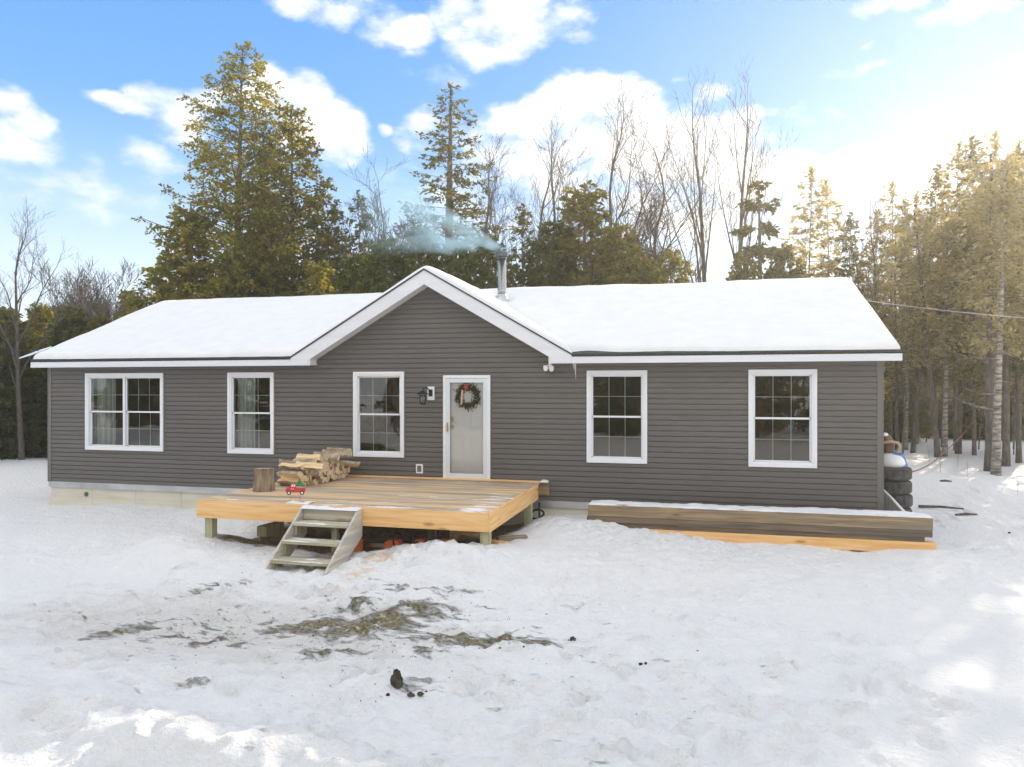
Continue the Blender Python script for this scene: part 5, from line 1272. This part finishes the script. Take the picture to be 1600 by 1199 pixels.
# ------------------------------------------------------------------ sky, sun, camera
SUN_AZ = 38; SUN_EL = 19.5
ang = A0+math.pi/2-R(SUN_AZ)          # angle from +X
sdir = Vector((math.cos(ang)*math.cos(R(SUN_EL)), math.sin(ang)*math.cos(R(SUN_EL)), math.sin(R(SUN_EL))))
def world():
    w = bpy.data.worlds.new('World'); bpy.context.scene.world = w; w.use_nodes = True; n = w.node_tree.nodes; l = w.node_tree.links; n.clear()
    out = nd(n, 'ShaderNodeOutputWorld'); bg = nd(n, 'ShaderNodeBackground'); bg.inputs['Strength'].default_value = 1
    sky = nd(n, 'ShaderNodeTexSky', sky_type='NISHITA'); sky.sun_disc = False; sky.sun_elevation = R(SUN_EL)
    sky.sun_rotation = math.pi/2-ang; sky.air_density = 1.0; sky.dust_density = .3; sky.ozone_density = 1.5
    def mth(op, a, b=None, c=None, cl=False):
        q = nd(n, 'ShaderNodeMath', operation=op); q.use_clamp = cl
        for i, v in enumerate((a, b, c)):
            if v is None: continue
            if isinstance(v, (int, float)): q.inputs[i].default_value = v
            else: l.new(v, q.inputs[i])
        return q.outputs[0]
    def vm(op, a, b=None, c=None, o=0):
        q = nd(n, 'ShaderNodeVectorMath', operation=op)
        for i, v in enumerate((a, b, c)):
            if v is None: continue
            if isinstance(v, tuple): q.inputs[i].default_value = v
            else: l.new(v, q.inputs[i])
        return q.outputs[o]
    tc = nd(n, 'ShaderNodeTexCoord'); d = tc.outputs['Generated']
    rx = vm('DOT_PRODUCT', d, (CA, SA, 0), o=1); fy = vm('DOT_PRODUCT', d, (-SA, CA, 0), o=1); sz = nd(n, 'ShaderNodeSeparateXYZ'); l.new(d, sz.inputs[0])
    az = mth('ARCTAN2', rx, fy); el = mth('ARCSINE', sz.outputs[2])
    cv = nd(n, 'ShaderNodeCombineXYZ'); l.new(az, cv.inputs[0]); l.new(el, cv.inputs[1])
    # turbulence
    def noise(sc, det, rough, off=(0, 0, 0), st=(1, 1.7, 1)):
        mp = nd(n, 'ShaderNodeMapping'); mp.inputs['Scale'].default_value = st; mp.inputs['Location'].default_value = off; l.new(cv.outputs[0], mp.inputs[0])
        t = nd(n, 'ShaderNodeTexNoise'); t.inputs['Scale'].default_value = sc; t.inputs['Detail'].default_value = det; t.inputs['Roughness'].default_value = rough; l.new(mp.outputs[0], t.inputs['Vector']); return t
    wn = noise(9, 4, .6); wv = vm('MULTIPLY_ADD', wn.outputs['Color'], (.05, .04, 0), vm('ADD', cv.outputs[0], (-.025, -.02, 0)))
    B = [(470,8,60,22,.9),(520,28,40,20,.8),(575,12,50,18,.5),(625,48,55,26,.95),(640,88,35,10,.45),(735,30,60,34,.9),(800,28,85,45,1.0),(870,20,60,28,.6),(760,78,60,28,.75),(700,120,50,14,.4),(765,96,35,14,.5),(910,60,40,10,.45),
         (18,160,40,22,.9),(45,195,42,32,1.1),(15,215,50,40,1.1),(60,235,45,30,.7),(30,275,80,40,.6),(120,290,90,40,.42),(145,255,26,24,.7),
         (190,160,50,12,.7),(250,160,50,28,1.0),(285,180,45,38,1.1),(320,165,50,30,.9),(215,240,40,24,.75),(240,268,40,20,.5),(200,300,60,25,.4),
         (430,160,60,40,1.3),(475,180,60,50,1.5),(525,205,45,45,1.4),(600,200,16,9,.8),(635,210,26,18,.7),(665,205,36,28,.9),(720,210,40,20,.6),
         (785,185,50,28,1.0),(830,190,60,34,1.2),(890,165,55,40,1.5),(940,160,60,36,1.5),(1000,180,50,40,1.4),(980,225,110,55,1.4),(880,250,120,60,1.0),(1060,235,70,55,1.5),(1110,225,60,40,1.2),(1140,250,80,60,1.4),(1190,265,60,40,1.2),(1240,255,45,22,.9),(1260,265,40,20,1.0),(1080,310,150,70,.8),(800,300,160,60,.5),
         (1340,258,45,26,1.2),(1400,245,50,32,1.4),(1450,240,60,34,1.5),(1510,230,60,24,1.3),(1380,285,90,30,1.1),(1460,290,90,40,.9),(1550,180,90,32,.8),(1590,210,60,30,1.0),(1390,12,60,12,.5),(1480,30,50,12,.45),(1540,15,60,22,.7),(1590,96,25,10,.7),(1110,135,30,16,.5),(1060,125,20,8,.45),(1200,190,90,14,.35),(1330,110,40,10,.35),(1355,75,12,6,.5)]
    cur = None
    for px, py, ra, rb, s in B:
        u = (px-800)/FL; v = (605-py)/FL; a = math.atan(u); e = math.atan(v*math.cos(a)); ka = math.cos(a)**2
        iu, iv = 1/(ra/FL*ka*1.25), 1/(rb/FL*math.cos(a)*1.25)
        q = vm('MULTIPLY_ADD', wv, (iu, iv, 0), (-a*iu, -e*iv, 0)); r2 = vm('DOT_PRODUCT', q, q, o=1)
        val = mth('MULTIPLY_ADD', r2, -s, s)
        cur = val if cur is None else mth('MAXIMUM', cur, val)
    # unseen clouds added outside this view, dense and bright to light the snow
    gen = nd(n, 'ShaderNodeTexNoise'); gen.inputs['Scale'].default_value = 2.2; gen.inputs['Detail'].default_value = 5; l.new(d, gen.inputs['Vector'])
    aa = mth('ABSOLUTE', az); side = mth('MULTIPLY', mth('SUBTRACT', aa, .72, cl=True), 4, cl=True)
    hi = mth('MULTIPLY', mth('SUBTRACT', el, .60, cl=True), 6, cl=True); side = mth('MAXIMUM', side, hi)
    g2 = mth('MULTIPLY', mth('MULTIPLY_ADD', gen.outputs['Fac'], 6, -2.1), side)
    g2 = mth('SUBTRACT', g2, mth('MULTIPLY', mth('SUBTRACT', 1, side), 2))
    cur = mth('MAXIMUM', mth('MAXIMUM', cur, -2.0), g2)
    fine = noise(13, 9, .58)
    dens = mth('ADD', cur, mth('MULTIPLY', mth('SUBTRACT', fine.outputs['Fac'], .5), 2.7))
    mr = nd(n, 'ShaderNodeMapRange', interpolation_type='SMOOTHSTEP'); mr.inputs['From Min'].default_value = .0; mr.inputs['From Max'].default_value = 1.15; l.new(dens, mr.inputs['Value']); mask = mr.outputs[0]
    # cloud shading: lighter crests, bluish thin / lower parts
    fo2 = noise(13, 6, .5, off=(-.02, .05, 0)); sh = mth('MULTIPLY', mth('SUBTRACT', fine.outputs['Fac'], fo2.outputs['Fac']), 1.6)
    shade = mth('ADD', mth('MULTIPLY_ADD', mth('MINIMUM', dens, 1.6), .10, .62), sh, cl=False); shade = mth('MAXIMUM', mth('MINIMUM', shade, 1), 0)
    cr0 = ramp(n, [(0.2, (.58, .72, .86)), (.5, (.80, .86, .92)), (.85, (1, .995, .985))]); l.new(shade, cr0.inputs[0])
    cr = nd(n, 'ShaderNodeMix', data_type='RGBA', blend_type='MULTIPLY'); cr.inputs['Factor'].default_value = 1; l.new(cr0.outputs[0], cr.inputs['A']); ck = nd(n, 'ShaderNodeMix', data_type='RGBA'); l.new(side, ck.inputs['Factor']); ck.inputs['A'].default_value = (.51, .51, .51, 1); ck.inputs['B'].default_value = (FILL_CLOUD, FILL_CLOUD*.965, FILL_CLOUD*.915, 1); l.new(ck.outputs['Result'], cr.inputs['B'])
    # sky base
    sk = nd(n, 'ShaderNodeMix', data_type='RGBA', blend_type='MULTIPLY'); sk.inputs['Factor'].default_value = 1; l.new(sky.outputs[0], sk.inputs['A']); SK = SKY_STR; sk.inputs['B'].default_value = (SK*SKY_T[0], SK*SKY_T[1], SK*SKY_T[2], 1)
    # milky veil: thin high haze low down and towards the sun
    hz = nd(n, 'ShaderNodeMapRange', interpolation_type='SMOOTHSTEP'); hz.inputs['From Min'].default_value = .36; hz.inputs['From Max'].default_value = .02; hz.inputs['To Max'].default_value = .85; l.new(el, hz.inputs['Value'])
    sd_ = vm('DOT_PRODUCT', d, tuple(sdir), o=1); sg = mth('MULTIPLY', mth('POWER', mth('MAXIMUM', sd_, 0), 10), .10)
    veil = mth('MINIMUM', mth('ADD', hz.outputs[0], sg), .92)
    m1 = nd(n, 'ShaderNodeMix', data_type='RGBA'); l.new(veil, m1.inputs['Factor']); 
    gr = ramp(n, [(0, (.25, .36, .47)), (.22, (.112, .25, .45)), (.55, (.047, .16, .40))]); l.new(el, gr.inputs[0])
    g3 = nd(n, 'ShaderNodeMix', data_type='RGBA'); g3.inputs['Factor'].default_value = .93; l.new(sk.outputs['Result'], g3.inputs['A']); l.new(gr.outputs[0], g3.inputs['B'])
    l.new(g3.outputs['Result'], m1.inputs['A']); m1.inputs['B'].default_value = (.43, .485, .525, 1)
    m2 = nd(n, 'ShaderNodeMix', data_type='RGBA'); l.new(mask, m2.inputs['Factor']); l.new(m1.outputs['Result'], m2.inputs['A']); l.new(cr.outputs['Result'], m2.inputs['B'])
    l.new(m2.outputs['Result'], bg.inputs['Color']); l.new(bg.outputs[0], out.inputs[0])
    w.cycles.sampling_method = 'MANUAL'; w.cycles.sample_map_resolution = 512
def haze():
    m, n, l = newmat('haze_air'); out = nd(n, 'ShaderNodeOutputMaterial'); v = nd(n, 'ShaderNodeVolumePrincipled')
    v.inputs['Color'].default_value = (.97, .93, .86, 1); v.inputs['Density'].default_value = HAZE; v.inputs['Anisotropy'].default_value = .65
    l.new(v.outputs[0], out.inputs['Volume']); mb = MB(); mb.box(-70, -45, -1.5, 95, 85, 22)
    tag(mb.build('haze', m), 'faint warm haze in the winter air', 'haze', kind='stuff')
HAZE = .0013
haze()
SKY_STR = .08; SKY_T = (.62, .95, 1.20); FILL_CLOUD = .70  # last value: brightness of the added out-of-view clouds that fill the shaded snow
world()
sun = bpy.data.lights.new('Sun', 'SUN'); sun.energy = 3.6; sun.angle = R(.6); sun.color = (1, .86, .66)
so = bpy.data.objects.new('Sun', sun); C.objects.link(so); so.rotation_euler = sdir.to_track_quat('Z', 'Y').to_euler(); so.location = (0, 0, 30)

cam = bpy.data.cameras.new('Camera'); cam.sensor_width = 36; cam.lens = FL/1600*36; cam.shift_y = 5.5/1600; cam.clip_end = 2000; cam.clip_start = .05
co = bpy.data.objects.new('Camera', cam); C.objects.link(co); co.location = CAM; co.rotation_euler = (math.pi/2, 0, A0); bpy.context.scene.camera = co
sc = bpy.context.scene
for o in list(sc.objects):
    if 'H' in o.keys(): del o['H']
sc.view_settings.view_transform = 'Standard'; sc.view_settings.look = 'None'; sc.view_settings.gamma = 1; sc.view_settings.exposure = 1.27
sc.render.engine = 'CYCLES'; sc.cycles.use_denoising = True; sc.cycles.max_bounces = 8; sc.cycles.transparent_max_bounces = 12; sc.cycles.volume_bounces = 1
sc.cycles.sample_clamp_indirect = 6
